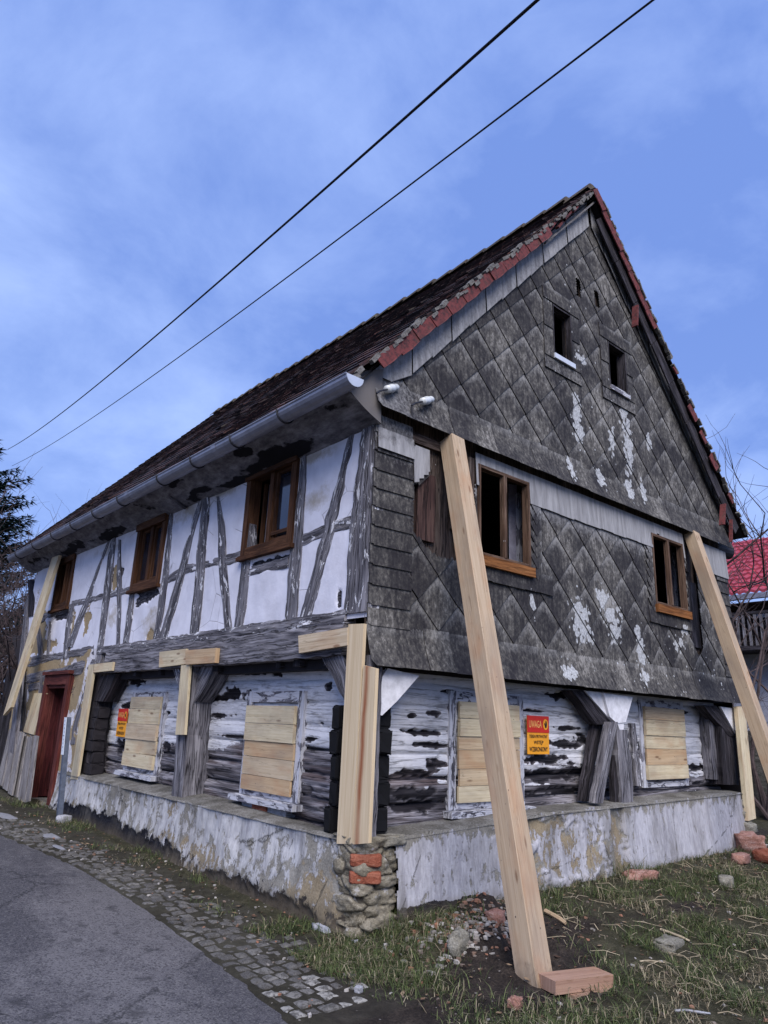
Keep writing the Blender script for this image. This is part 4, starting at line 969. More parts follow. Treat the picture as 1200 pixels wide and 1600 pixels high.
# posts and braces under the jetty
mb = MB(); mb.strip([(0, .24, .78), (0, .24, 2.1)], [(0, -.04, .78), (0, -.04, 2.1)], (-1, 0, 0), .13, z0=.0, jit=.006); obj('corner_support_post', mb, M['old'], H)
A8 = ((240, 1000), 6.157)
timber('arcade_post', M['old'], [(276.5, 1253, 16), (285, 1150, 17), (292, 1080, 17), (296, 1035, 17)], x=0., t=.27, z0=.01, jit=.005)
def edge_timber(name, m, Lp, Rp, x=0., t=.1, z0=0., ax='S', jit=.007, parent=H):
    f = (lambda q: S(q[0], q[1], x)) if ax == 'S' else (lambda q: G(q[0], q[1], x))
    mb = MB(); mb.strip([f(q) for q in Lp], [f(q) for q in Rp], OV[0] if ax == 'S' else OV[1], t, z0=z0, jit=jit); return obj(name, mb, m, parent)
q8 = lambda *l: [(240+u/6.157, 1000+v/6.157) for u, v in l]
edge_timber('knee_brace', M['old'], q8((465, 235), (395, 380), (350, 590)), q8((600, 235), (520, 410), (400, 595)), x=.03, t=.2)
edge_timber('knee_brace', M['oldp'], q8((175, 262), (205, 360), (240, 470)), q8((245, 262), (262, 340), (268, 450)), x=.03, t=.12)
q6 = lambda *l: [(360+u/4.286, 960+v/4.286) for u, v in l]
edge_timber('knee_brace', M['old'], q6((595, 262), (690, 440), (770, 600)), q6((745, 255), (795, 400), (798, 560)), x=.01, t=.12)
q7 = lambda *l: [(u/3.808, 840+v/3.808) for u, v in l]
edge_timber('knee_brace', M['dark'], q7((585, 830), (560, 900), (540, 970)), q7((690, 810), (650, 900), (610, 975)), x=.02, t=.2)
timber('arcade_post', M['dark'], [(131, 1212, 12), (138, 1150, 12), (147, 1090, 12), (154, 1045, 12)], x=.03, t=.27)
# gable side posts
gt = lambda name, m, pts, x=.02, t=.12, **k: timber(name, m, pts, x=x, t=t, ax='G', jit=.009, **k)
gt('knee_brace', M['dark'], [(905, 1078, 26), (922, 1100, 26), (945, 1132, 24)], x=.05)
gt('arcade_post', M['dark'], [(915, 1252, 11), (925, 1190, 11), (936, 1128, 12)], x=.12, t=.07)
gt('arcade_post', M['old'], [(935, 1255, 13), (947, 1190, 13), (959, 1128, 13)], x=-.05, t=.07)
gt('arcade_post', M['old'], [(981, 1262, 17), (977, 1200, 20), (971, 1140, 17)], x=.0, t=.08)
gt('arcade_post', M['dark'], [(966, 1270, 9), (964, 1215, 10), (964, 1180, 9)], x=.04, t=.06)
gt('window_jamb_timber', M['oldp'], [(999, 1228, 8), (994, 1180, 8), (989, 1130, 7)], x=.20, t=.06)
gt('knee_brace', M['dark'], [(1108, 1102, 20), (1128, 1125, 20), (1146, 1150, 14)], x=.03)
gt('arcade_post', M['old'], [(1122, 1218, 14), (1117, 1160, 15), (1112, 1108, 14)], x=.12, t=.12)
gt('arcade_post', M['dark'], [(1142, 1226, 22), (1138, 1170, 22), (1132, 1115, 20)], x=.04, t=.3)
def poly(mb, pts, n, t):
    I = [mb.vert(p) for p in pts]; J = [mb.vert(Vector(p)-Vector(n)*t) for p in pts]; mb.face(I, [(Vector(p).z, Vector(p).x+Vector(p).y) for p in pts]); mb.face(J[::-1])
    for k in range(len(I)): mb.face((I[k], J[k], J[(k+1) % len(I)], I[(k+1) % len(I)]))
part('white_gusset_board', M['whiteboard'], lambda mb: poly(mb, [G(u, v, -.02) for u, v in ((606, 1044), (655, 1056), (620, 1096), (597, 1118), (591, 1116), (595, 1062))], (0, -1, 0), .03))
part('white_gusset_board', M['whiteboard'], lambda mb: (poly(mb, [G(u, v, -.01) for u, v in ((943, 1083), (989, 1089), (978, 1128), (964, 1130), (953, 1120))], (0, -1, 0), .03), poly(mb, [G(u, v, .0) for u, v in ((965, 1131), (975, 1131), (974, 1156))], (0, -1, 0), .03)))
part('white_gusset_board', M['whiteboard'], lambda mb: poly(mb, [G(u, v, .02) for u, v in ((914, 1079), (941, 1083), (956, 1127), (948, 1118))], (0, -1, 0), .03))
part('white_gusset_board', M['whiteboard'], lambda mb: poly(mb, [G(u, v, -.0) for u, v in ((1126, 1104), (1147, 1107), (1149, 1146))], (0, -1, 0), .03))

# boarded windows
def boarded(ax, u0, u1, z0, z1, f, plane, nb, mats, slant=0., wide=.085, sill=True, brick=False):
    d = -plane
    W = part('boarded_window', M['whitewood'], lambda m: (rect_mb(m, ax, f[0], f[0]+wide, f[2], f[3], d-.06, d), rect_mb(m, ax, f[1]-wide, f[1], f[2], f[3], d-.06, d), rect_mb(m, ax, f[0]+wide, f[1]-wide, f[3]-wide*1.2, f[3], d-.06, d-.003), rect_mb(m, ax, f[0]+wide, f[1]-wide, f[2], f[2]+wide*.7, d-.06, d-.003)))
    part('dark_opening', M['inside'], lambda m: rect_mb(m, ax, f[0]+wide, f[1]-wide, f[2], f[3], d-.09, d-.05), W)
    cuts = [0.]+sorted((k+random.uniform(-.12, .12))/nb for k in range(1, nb))+[1.]
    for k in range(nb):
        za, zb = z1-(z1-z0)*cuts[k], z1-(z1-z0)*cuts[k+1]; e = random.uniform(-.012, .012); t_ = random.choice((.022, .022, .034)); mb = MB(); o_ = random.random()*9; j_ = jt(.004)
        c = []
        for uu, zz in ((u0+e, zb+.003+j_*.5), (u1+e*.5, zb+.003-j_*.5), (u1+e*.5, za-.001-j_*.5), (u0+e, za-.001+j_*.5)):
            c.append((uu, zz))
        def P(uu, zz, dd): return Vector((-dd, uu, zz)) if ax == 'S' else Vector((uu, -dd, zz))
        dd = d+.004+t_; fr = [P(a, b_, dd) for a, b_ in c]; bk = [P(a, b_, d+.004) for a, b_ in c]
        uvf = [(a+o_, b_+o_) for a, b_ in c]
        mb.quad(*fr, uvf); 
        for q in range(4):
            r_ = (q+1) % 4; mb.quad(fr[q], bk[q], bk[r_], fr[r_], [(o_, o_), (o_, o_+.02), (o_+.7, o_+.02), (o_+.7, o_)])
        obj('board', mb, M[mats[k % len(mats)]], W)
    if sill: part('sill', M['whitewood'], lambda m: rect_mb(m, ax, f[0]-.05, f[1]+.06, f[2]-.055, f[2]-.003, d-.05, d+.085), W)
    return W
boarded('S', 1.20, 2.04, .945, 1.715, (1.11, 2.10, .90, 1.85), .21, 5, ['piney', 'piney', 'pineo', 'pinel', 'pineo'])
boarded('S', 4.06, 4.97, .965, 1.80, (4.00, 5.0, .91, 1.86), .21, 5, ['piney', 'piney', 'pinel', 'piney', 'piney'])
boarded('G', 1.27, 2.11, .955, 1.81, (1.165, 2.20, .90, 1.90), .225, 6, ['piney', 'piney', 'pine', 'pineo', 'pine', 'piney'], sill=True)
boarded('G', 4.42, 5.36, 1.085, 1.90, (4.36, 5.42, 1.0, 1.99), .225, 5, ['pine', 'piney', 'piney', 'pineo', 'piney'], sill=False)
part('brick_under_sill', M['rockw'], lambda mb: (mb.box((.24, 1.62, .80), .10, .75, .11),)); part('brick_under_sill', M['brick'], lambda mb: mb.box((.185, 1.66, .80), .03, .24, .085))
# door and its window board
DF = part('door', M['redframe'], lambda m: (rect_mb(m, 'S', DR[0], DR[0]+.13, DR[2]-.05, DR[3], -.10, .05), rect_mb(m, 'S', DR[1]-.13, DR[1], DR[2]-.05, DR[3], -.10, .05), rect_mb(m, 'S', DR[0]+.13, DR[1]-.13, DR[3]-.15, DR[3], -.10, .048), rect_mb(m, 'S', DR[0]-.03, DR[1]+.03, DR[3], DR[3]+.05, -.10, .085), rect_mb(m, 'S', DR[0]+.13, DR[1]-.13, DR[3]-.20, DR[3]-.152, -.10, .01)))
part('door_leaf', M['redwood'], lambda m: (rect_mb(m, 'S', DR[0]+.13, DR[1]-.13, DR[2], DR[3]-.2, -.26, -.22),) + tuple(rect_mb(m, 'S', DR[0]+.15+k*.235, DR[0]+.37+k*.235, DR[2]+.1, DR[3]-.3, -.22, -.205) for k in range(4)), DF)
part('door_reveal', M['redwood'], lambda m: rect_mb(m, 'S', DR[1]-.14, DR[1]-.12, DR[2], DR[3]-.15, -.24, -.10), DF)
part('doorstep', M['ledge'], lambda m: rect_mb(m, 'S', DR[0]-.05, DR[1]+.05, .2, DR[2]-.02, -.25, .12), DF)
mb = MB(); mb.strip([S(53, 1083, -.03), S(36, 1143, -.03)], [S(72, 1083, -.03), S(52, 1148, -.03)], (-1, 0, 0), .03, z0=.0, jit=.002, bow=.001); obj('nailed_window_boards', mb, M['piney'], H)

# ---- plinth ----
tarS = ell([(.35, .12, .4, .08), (.9, .17, 1.0, .12), (1.7, .2, .6, .10), (3.35, .26, .9, .13), (4.5, .32, 1.0, .13), (5.5, .35, .9, .10)])
ochS = ell([(2.95, .55, .28, .22), (2.2, .35, .6, .16), (.4, .3, .35, .25), (3.0, .35, .3, .2), (5.8, .6, .4, .4)])
def pf(u, v):
    y = u; z = .02+v; bl = .44+.13*nz(y*.8, z*1.4, 2)+.07*sm(.35, .6, z)+.07*nz(y*7, z*6, 4); 
    if .6 < y < 2.4: bl += .10*sm(.45, .7, z)
    if y > 2.7: bl += .03
    return -.10*sm(.16, 0, u)+.08*sm(.8, .0, v)**1.5+.022*fb(y, z, 3, 2.2, 4)-.02*sm(0, .3, tarS(y, z)), (bl, .5+.8*tarS(y, z)+.0, .45+.5*ochS(y, z))
PL = relief('plinth', (-.06, -.02, .02), (0, 1, 0), (0, 0, 1), (-1, 0, 0), 6.62, .755, .02, pf, M['plinthS'], H)
ochG = ell([(2.45, .5, .75, .3), (3.25, .5, .16, .4), (1.9, .75, .5, .1)])
def pg(u, v):
    x = .26+u; z = .1+v; o_ = ochG(x, z); bl = .66+.08*nz(x, z, 6)-.20*sm(-.05, .2, o_)-.26*sm(.66+.02*x, .84+.02*x, z+.05*nz(x*9, 0, 0)); tr = .5-sm(.30, .37, z+.03*nz(x*4, 1, 1)) if x < 1.2 else (.5-sm(.27, .33, z) if x > 4.6 else 0.)
    st = .04 if 3.40 > x > 3.15 else 0.
    return .05*sm(.8, .0, v)+.008*fb(x, z, 9, 1.6, 3)*(1+4*sm(0, .3, o_))-.02*sm(0, .2, o_)-st, (bl, tr+.35 if tr > 0 else 0., .35+.55*o_)
relief('plinth', (.26, -.09, .1), (1, 0, 0), (0, 0, 1), (0, -1, 0), 5.85, .86, .016, pg, M['plinthG'], H, hole=lambda u, v: u < .02+.03*nz(v*9, 3, 0)+.02*nz(v*30, 1, 0) or v+.1+.010*nz(u*14, 0, 2) > .775+.045*min(u+.26, 2.2)+.014*max(0, u+.26-2.2)+.004)
def zled(x): return .775+.045*min(x, 2.2)+.014*max(0, x-2.2)
def ledgetop(mb):
    n = 120
    def zf(y): return .775+.004*nz(y, 0, 0, 4)
    rows = []
    for i in range(n+1):
        y = -.02+6.6*i/n; rows.append([mb.vert((-.075+.02*nz(y, 3, 0, 4), y, .765)), mb.vert((-.045, y, .785+.012*nz(y, 0, 0, 5))), mb.vert((.08, y, .775+.012*nz(y, 2, 0, 4)+.03*sm(.3, 2, y))), mb.vert((.34, y, .735+.10*sm(.3, 3, y)+.012*nz(y, 5, 0, 4)))])
    for a, b_ in zip(rows, rows[1:]):
        for k in range(3): mb.face((a[k], b_[k], b_[k+1], a[k+1]))
    rows = []
    for i in range(n+1):
        x = .30+5.85*i/n; zz = zled(x)
        rows.append([mb.vert((x, -.10+.006*nz(x, 3, 0, 4), zz-.02)), mb.vert((x, -.075, zz+.008*nz(x, 0, 0, 5))), mb.vert((x, .05, zz+.008+.014*nz(x, 2, 0, 5))), mb.vert((x, .34, zz+.012+.012*nz(x, 5, 0, 4)))])
    for a, b_ in zip(rows, rows[1:]):
        for k in range(3): mb.face((a[k], b_[k], b_[k+1], a[k+1]))
part('plinth_ledge', M['ledge'], ledgetop, smooth=True)
# stone, built as irregular lumps
def pier(mb):
    NR, NA = 70, 110; cx, cy, hx, hy = .135, .075, .215, .185; rows = []
    for j in range(NR+1):
        z = .0+.80*j/NR; row = []
        for i in range(NA):
            a = 2*pi*i/NA; q = (abs(cos(a))**3.2+abs(sin(a))**3.2)**(-1/3.2); dx, dy = cos(a)*q, sin(a)*q; x, y = cx+dx*hx, cy+dy*hy
            wz = z+.03*nz(x*4, y*4, z*3); dist, pts = noise.voronoi(Vector((x*3.3+1.7, y*3.3, wz*10.5+.4)))
            cr_ = sm(.0, .12, dist[1]-dist[0]); cell = (pts[0].x*7.3+pts[0].z*3.1+pts[0].y*5.7) % 1.
            d = -.032*(1-cr_)+(cell-.5)*.06*cr_+.03*fb(x, y, z*1.6, 9, 5)+.03*sm(.2, .0, z)
            if z > .5 and x < .10: d *= .6
            row.append(mb.vert((x+dx*d, y+dy*d, z), (1-cr_, cell, sm(.3, .1, z))))
        rows.append(row)
    for a, b_ in zip(rows, rows[1:]):
        for i in range(NA): k = (i+1) % NA; mb.face((a[i], a[k], b_[k], b_[i]))
    mb.face(rows[-1])
s = Mt('rubble_masonry'); o = s.obj(); r, g, b = s.attr(); n = s.noise(s.map(o, (1, 1, 1.8)), 16, 7, .72, .4); hi = s.noise(o, 90, 4, .65)
c = s.ramp(s.add(s.mul(n, .6), s.mul(hi, .4)), [(.36, (.06, .05, .035)), (.5, (.19, .165, .12)), (.65, (.38, .345, .27))])
c = s.mix(s.mul(g, .45), c, (.30, .27, .21)); c = s.mix(s.ramp(s.add(r, s.mul(s.add(n, -.5), .8)), [(.55, 0.), (.8, .8)]), c, (.05, .042, .035))
c = s.mix(s.mul(s.ramp(s.noise(o, 5, 5, .7), [(.56, 0.), (.60, 1.)]), .7), c, (.40, .39, .38))
M['masonry'] = s.done(c, .95, s.add(n, s.mul(hi, .4)), .9, .02, .1)
part('corner_pier', M['masonry'], pier, smooth=True)
for z in (.545, .655):
    part('pier_brick', M['brick'], lambda mb: lump(mb, (.040, -.035, z), .23, .16, .085, rot=-.62, amp=.05, k=6, seg=18, pw=.28), smooth=True)
for c, s3, m in (((.02, -.05, .075), (.26, .16, .18), 'rockw'), ((.24, -.10, .07), (.26, .12, .22), 'rockw'), ((-.09, .22, .10), (.10, .22, .2), 'rockw'), ((.25, .0, .765), (.26, .24, .07), 'rock')):
    part('pier_stone', M[m], lambda mb: lump(mb, c, *s3, rot=random.uniform(-.2, .2), amp=.22, pw=.4, seg=14), smooth=True)
for k in range(9):
    z = .24+(k % 5)*.14; part('end_stone', M['rock'], lambda mb: lump(mb, (6.22+random.uniform(-.04, .06), .02+random.uniform(-.05, .05), z), random.uniform(.22, .32), .3, .15, amp=.3), smooth=True)
# ---------------- new timber supports nailed to the house ----------------
def board_thing(name, label, cat, loc, group=None): return thing(name, label, cat, loc, group)
def flat(mb, pts, n, t):         # sawn board from four corners, grain along its longer side
    A, B, C, D = [Vector(p) for p in pts]; n = Vector(n).normalized(); o = random.random()*9; o2 = random.random()*9
    hl, wl = (D-A).length, (B-A).length
    if hl >= wl: uv = [(o, o2), (o, o2+wl), (o+hl, o2+wl), (o+hl, o2)]
    else: uv = [(o, o2), (o+wl, o2), (o+wl, o2+hl), (o, o2+hl)]
    F = [A+n*t, B+n*t, C+n*t, D+n*t]; K = [A, B, C, D]
    mb.quad(*F, uv); mb.quad(K[3], K[2], K[1], K[0], uv)
    for i in range(4):
        j = (i+1) % 4; L = (K[i]-K[j]).length; mb.quad(F[i], K[i], K[j], F[j], [(o, o2), (o, o2+t), (o+L, o2+t), (o+L, o2)])
def Sq(pts, x): return [S(u, v, x) for u, v in pts]
def Gq(pts, y): return [G(u, v, y) for u, v in pts]
T = thing('corner_support', 'tall pale planks nailed to the near corner post with a rust brown streak', 'timber support', (0, 0, .78), 'new plank supports under the jetty')
def rel(p, t): return p
mb = MB(); flat(mb, Sq([(549, 976), (573, 975), (556, 1318), (531, 1318)], -.045), (-1, 0, 0), .03); flat(mb, Sq([(572.6, 1040), (592, 1045), (580.5, 1317), (556.5, 1319)], -.045), (-1, 0, 0), .03); obj('upright', mb, M['rustpine'], T)
mb = MB(); flat(mb, Sq([(471, 994), (548.5, 981), (548, 1009), (472, 1021)], -.045), (-1, 0, 0), .034); obj('crosspiece', mb, M['pinel'], T)
T = thing('plank_support', 'T shaped pale plank support over the grey post between the two boarded street windows', 'timber support', S(278, 1148, 0), 'new plank supports under the jetty')
mb = MB(); flat(mb, Sq([(253, 1019), (294.5, 1014), (294, 1038), (252, 1043)], -.04), (-1, 0, 0), .03); obj('crosspiece', mb, M['piney'], T)
mb = MB(); flat(mb, Sq([(296, 1017), (344, 1013), (342, 1036), (297, 1039)], -.04), (-1, 0, 0), .05); obj('crosspiece', mb, M['pineo'], T)['label'] = 'orange brown crosspiece board'
mb = MB(); flat(mb, Sq([(287, 1040), (300, 1039), (292, 1148), (278, 1148)], -.04), (-1, 0, 0), .03); obj('upright', mb, M['piney'], T)
T = thing('plank_support', 'pale plank upright with short crosspiece beside the red door and blue grey post', 'timber support', S(120, 1217, 0), 'new plank supports under the jetty')
mb = MB(); flat(mb, Sq([(149, 1038), (180, 1034.5), (178, 1048), (149, 1051)], -.04), (-1, 0, 0), .03); obj('crosspiece', mb, M['piney'], T)
mb = MB(); flat(mb, Sq([(142, 1039), (151, 1038), (124, 1218), (113.5, 1217)], -.04), (-1, 0, 0), .03); obj('upright', mb, M['piney'], T)
def one(name, label, cat, m, fn, group=None, loc=None, kind=None, smooth=False):
    mb = MB(); fn(mb); 
    if loc is None: v = np.array(mb.v); loc = (float(v[:, 0].mean()), float(v[:, 1].mean()), float(v[:, 2].min()))
    return tag(obj(name, mb, m, None, loc, smooth), label, cat, group, kind)
one('leaning_plank', 'long pale plank leaning across the far end of the street wall over the last window', 'plank', M['piney'], lambda mb: flat(mb, [S(86, 872, -.12), S(97, 868, -.12), S(22, 1105, -.30), S(10, 1118, -.30)], (-1, 0, 0), .05))
one('leaning_pole', 'thin grey pole leaning at the far left corner of the house behind the pale plank', 'pole', M['old'], lambda mb: flat(mb, [S(45.5, 935, .05), S(50, 935, .05), S(24, 1212, -.15), S(15, 1214, -.15)], (-1, 0, 0), .06))
one('corner_plank', 'narrow pale plank standing upright under the far right corner of the gable', 'timber support', M['piney'], lambda mb: flat(mb, [G(1146, 1104, -.03), G(1158, 1103, -.03), G(1175, 1278, -.10), G(1163, 1282, -.10)], (0, -1, 0), .05), 'new plank supports under the jetty')
gl = ['outermost grey board on the left of the pile leaning beside the red door', 'second board from the left in the grey pile leaning beside the red door', 'third board from the left in the grey pile leaning beside the red door',
      'fourth board from the left in the grey pile leaning beside the red door', 'fifth board from the left in the grey pile, dark and wide', 'grey board closest to the red door in the leaning pile']
px = [((17, 1139), (23, 1138), (5, 1228), (-3, 1224)), ((24.5, 1140), (31, 1141), (14, 1236), (6.5, 1231)), ((32.5, 1143), (38.5, 1145), (21, 1243), (15, 1239)), ((40, 1150), (45, 1150), (29, 1246), (22.5, 1243)), ((46, 1152), (54.5, 1150), (41, 1254), (30.5, 1249)), ((56, 1149), (61.5, 1150), (48, 1252), (42.5, 1254))]
for k, q in enumerate(px):
    one('grey_board', gl[k], 'board', M['grey'], lambda mb: flat(mb, [S(*q[0], -.06-.03*(k % 3)), S(*q[1], -.06-.03*(k % 3)), S(*q[2], -.24-.03*(k % 3)), S(*q[3], -.24-.03*(k % 3))], (-1, 0, 0), .025), 'grey boards leaning beside the door')
# the two big raking props
def prop(label, base, top, w_, m):
    b_ = Vector(base); t_ = Vector(top); z = (t_-b_).normalized(); x = Vector((1, 0, 0)); x = (x-z*x.dot(z)).normalized(); y = z.cross(x)
    mb = MB(); L = (t_-b_).length; R = Matrix((x, y, z)).transposed()
    o = [random.random()*9 for i in range(4)]; N = 30
    def ringat(s_):
        c = b_+z*(L*s_); e = .004; g = .0025*nz(s_*9, o[0], 0)
        pts = []
        for sx_, sy_ in ((-1, -1), (1, -1), (1, 1), (-1, 1)):
            for cx, cy in (((0, 1), (1, 0)) if sx_*sy_ > 0 else ((1, 0), (0, 1))):
                pts.append(c+x*(sx_*(w_/2-e*cx+g))+y*(sy_*(w_/2-e*cy+g)))
        return pts
    rings = [[mb.vert(p) for p in ringat(i/N)] for i in range(N+1)]
    for i in range(N):
        for k in range(8):
            j = (k+1) % 8; a0, a1 = L*i/N+o[k//2], L*(i+1)/N+o[k//2]; v0, v1 = (0, w_) if k % 2 else (w_, w_+.006); v0 += o[(k//2+1) % 4]; v1 += o[(k//2+1) % 4]
            mb.face((rings[i][k], rings[i][j], rings[i+1][j], rings[i+1][k]), [(a0, v0), (a0, v1), (a1, v1), (a1, v0)])
    mb.face(rings[0][::-1]); mb.face(rings[-1])
    return tag(obj('raking_prop', mb, m, None, base), label, 'timber prop', 'big square props leaning on the gable')
gb = ray(844, 1540); tt = (.10-CAMP.z)/gb.z; pb = CAMP+gb*tt
prop('big square pine prop leaning on the gable left of the first brown window', (.435, -1.24, .03), (.86, -.06, 4.13), .165, M['pinen'])
prop('big square pine prop leaning on the right end of the gable beside the second window', (5.02, -1.22, .10), (5.46, -.06, 4.16), .15, M['pinen'])
def blk(mb, c, L, w_, h, rz, ry=0.):
    mb.box(c, L, w_, h, Matrix.Rotation(rz, 3, 'Z') @ Matrix.Rotation(ry, 3, 'Y'))
one('wedge_block', 'upper reddish timber block lying at the foot of the near prop', 'timber block', M['pinew'], lambda mb: blk(mb, (.60, -1.40, .145), .46, .16, .07, -.22, .03), 'timber blocks at the prop foot')
one('wedge_block', 'lower timber offcut half sunk in the soil under the reddish block', 'timber block', M['pinew'], lambda mb: blk(mb, (.68, -1.43, .085), .42, .17, .045, -.12, .0), 'timber blocks at the prop foot')

# signs
def sign(label, C_, ux, nrm, w_, h):
    uy = Vector((0, 0, 1)); T = thing('warning_sign', label, 'sign', C_-uy*h/2, 'warning signs on the log walls')
    def pane(mb, z0, z1, d):
        pts = []
        a = [(-w_/2, z0), (w_/2, z0), (w_/2, z1), (-w_/2, z1)]
        I = [mb.vert(C_+ux*u+uy*v+nrm*d) for u, v in a]; J = [mb.vert(C_+ux*u+uy*v+nrm*(d-.004)) for u, v in a]; mb.face(I); mb.face(J[::-1])
        for k in range(4): mb.face((I[k], J[k], J[(k+1) % 4], I[(k+1) % 4]))
    mb = MB(); pane(mb, -h/2, h/2, .006); obj('sign_panel', mb, M['signy'], T)
    mb = MB(); pane(mb, h*.06, h/2, .0105); obj('red_field', mb, M['signr'], T)
    obj('heading_lettering', text_mb('UWAGA', C_-ux*w_*.14+uy*h*.28, ux, uy, nrm, h*.19, w_*.58, .012, .012), M['signt'], T)
    mb = MB(); cc = C_+ux*w_*.33+uy*h*.28; n = 20
    mb.face([mb.vert(cc+ux*(w_*.12*cos(2*pi*k/n))+uy*(w_*.15*sin(2*pi*k/n))+nrm*.0125) for k in range(n)]); obj('round_symbol', mb, M['signy'], T)
    mb = MB(); mb.face([mb.vert(cc+ux*a*w_+uy*b_*w_+nrm*.014) for a, b_ in ((-.035, -.09), (.03, -.10), (.06, -.02), (.055, .09), (.035, .09), (.03, .02), (.01, .1), (-.01, .1), (-.015, .0), (-.06, .05), (-.075, .03), (-.04, -.04))]); obj('hand_symbol', mb, M['blackink'], T)
    for tx, zz, hh, ww in (('TEREN PRYWATNY', -.04, .085, .84), ('WSTĘP', -.205, .12, .44), ('WZBRONIONY', -.37, .12, .84)):
        obj('lettering', text_mb(tx, C_+uy*(h*zz), ux, uy, nrm, h*hh, w_*ww, .0095, .014), M['blackink'], T)
a, b_ = G(822, 1127, .2), G(858, 1169, .2)
sign('larger red and orange warning sign on the gable between prop and gnarled posts', (a+b_)/2, Vector((1, 0, 0)), Vector((0, -1, 0)), .345, .36)
a, b_ = S(183, 1113, .2), S(200, 1146, .2)
sign('small red and orange warning sign left of the far boarded street window', (a+b_)/2, Vector((0, -1, 0)), Vector((-1, 0, 0)), .31, .35)
# blue grey marker post
p0 = Vector((-.31, 5.48, .24)); T = thing('marker_post', 'blue grey square metal post with a narrow white number plate beside the red door', 'marker post', p0)
def S_(u, v): return on(u, v, 0, -.31)
top = S_(107, 1121); mb = MB(); mb.bar(p0, (-.31, top.y, top.z), .06, .055, Vector((0, 1, 0))); obj('post', mb, M['post'], T)
pt = Vector((-.31, top.y, top.z)); dz = (pt-p0).normalized(); sd_ = Vector((0, -1, 0)); mb = MB(); flat(mb, [pt+Vector((-.034, .045, 0)), pt+Vector((-.034, -.045, 0)), pt-dz*.47+Vector((-.034, -.045, 0)), pt-dz*.47+Vector((-.034, .045, 0))], (-1, 0, 0), .004); obj('number_plate', mb, M['plate'], T)
mb = MB()
for k, (sx_, h_) in enumerate(((.02, .012), (.018, .012), (.02, .02), (.02, .012), (.05, .01), (.016, .014), (.02, .012), (.018, .018), (.012, .01))):
    c_ = pt-dz*(.045+.047*k)+Vector((-.0395, .004*(-1)**k, 0)); mb.quad(c_+Vector((0, sx_/2, h_/2)), c_+Vector((0, -sx_/2, h_/2)), c_+Vector((0, -sx_/2, -h_/2)), c_+Vector((0, sx_/2, -h_/2)))
obj('plate_marks', mb, M['post'], T)['kind'] = 'stuff'

# overhead cables
def cable(label, a, b_, ta, tb, r, sagm):
    da, db = ray(*a), ray(*b_); A = CAMP+da*ta; B = CAMP+db*tb; ext = (A-B)*.25; A2 = A+ext; pts = []
    for k in range(41):
        s_ = k/40; p = A2.lerp(B+(B-A)*.12, s_); p.z -= sagm*4*s_*(1-s_)-sagm*.45; pts.append(p)
    one('overhead_cable', label, 'cable', M['cable'], lambda mb: mb.tube(pts, r, 6), 'overhead cables', smooth=True)
cable('thicker black overhead cable, the upper left of the two crossing the sky', (825, 0), (25, 697), 5.2, 32, .014, .55)
cable('thinner black overhead cable, the lower right of the two crossing the sky', (1003, 0), (35, 722), 5.4, 32, .0095, .55)

# ---------------- stones, rubble, litter ----------------
def stone(label, cat, c, sz, m, rot=0., amp=.25, group=None, name='stone', k=2.2):
    mb = MB(); lump(mb, (c[0], c[1], c[2]), *sz, rot=rot, amp=amp, seg=12, k=k, pw=.4); return tag(obj(name, mb, M[m], None, (c[0], c[1], c[2]-sz[2]/2), smooth=True), label, cat, group)
def on_g(u, v, dz=0.):
    d = ray(u, v); t_ = 1.
    for i in range(4000):
        p = CAMP+d*t_
        if p.z <= ground_z(p.x, p.y)+dz: break
        t_ += .01
    return p
for nm, lb, u, v, sz, m, rot, am in (
    ('stone', 'pale pointed stone on broken brick crumbs beside the mound left of the near prop', 717, 1484, (.15, .09, .14), 'rock', .3, .35),
    ('broken_brick', 'largest pinkish broken brick on the rubble heap at the right corner', 1170, 1328, (.40, .32, .24), 'brickp', .6, .35),
    ('broken_brick', 'red broken brick at the right edge of the picture below the rubble heap', 1197, 1345, (.32, .22, .16), 'brick', .2, .3),
    ('broken_brick', 'small flat brown brick in front of the large pinkish brick', 1158, 1345, (.30, .14, .10), 'brickp', .1, .2),
    ('broken_brick', 'narrow chunk of old brick lying against the plinth right of the gnarled posts', 1000, 1373, (.36, .12, .10), 'brickp', -.3, .3),
    ('stone', 'rounded grey stone in the grass right of the broken bricks', 1135, 1382, (.16, .14, .10), 'rock', .4, .2),
    ('stone', 'small white chip in the grass right of the near corner pier', 560, 1550, (.045, .04, .04), 'rockw', .4, .2),
    ('stone', 'pale pebble at the foot of the blue grey marker post', 99, 1284, (.16, .12, .10), 'rockw', .4, .2),
    ('stone', 'flat pale stone lying in the grass halfway to the right corner', 1045, 1480, (.30, .16, .07), 'rock', .2, .3),
    ('stone', 'small brown clod of brick between the near prop and the pale stone', 805, 1573, (.08, .07, .06), 'brickp', .2, .4),
    ('stone', 'round brown stone on the mound beside the near prop', 775, 1440, (.12, .10, .09), 'brickp', .2, .4)):
    p = on_g(u, v); stone(lb, 'brick' if 'brick' in nm else 'stone', (p.x, p.y, p.z+sz[2]*.25), sz, m, rot, am, name=nm, k=1.6)
def stick(label, u0, v0, u1, v1, r, m, name='stick', cat='stick'):
    a, b_ = on_g(u0, v0), on_g(u1, v1); a.z += r*1.2; b_.z += r*1.5
    one(name, label, cat, M[m], lambda mb: mb.tube([a, a.lerp(b_, .35)+Vector((0, .01, .006)), a.lerp(b_, .7)+Vector((0, -.008, .004)), b_], [r, r*.9, r, r*.7], 6))
stick('short thick orange brown stick on the soil right of the near prop', 852, 1428, 884, 1449, .018, 'pineo')
stick('straight white stick lying in the lower right foreground', 1054, 1582, 1110, 1587, .007, 'rockw')
stick('long pale stick in the grass right of the wedge blocks', 1032, 1455, 1078, 1474, .010, 'litter')
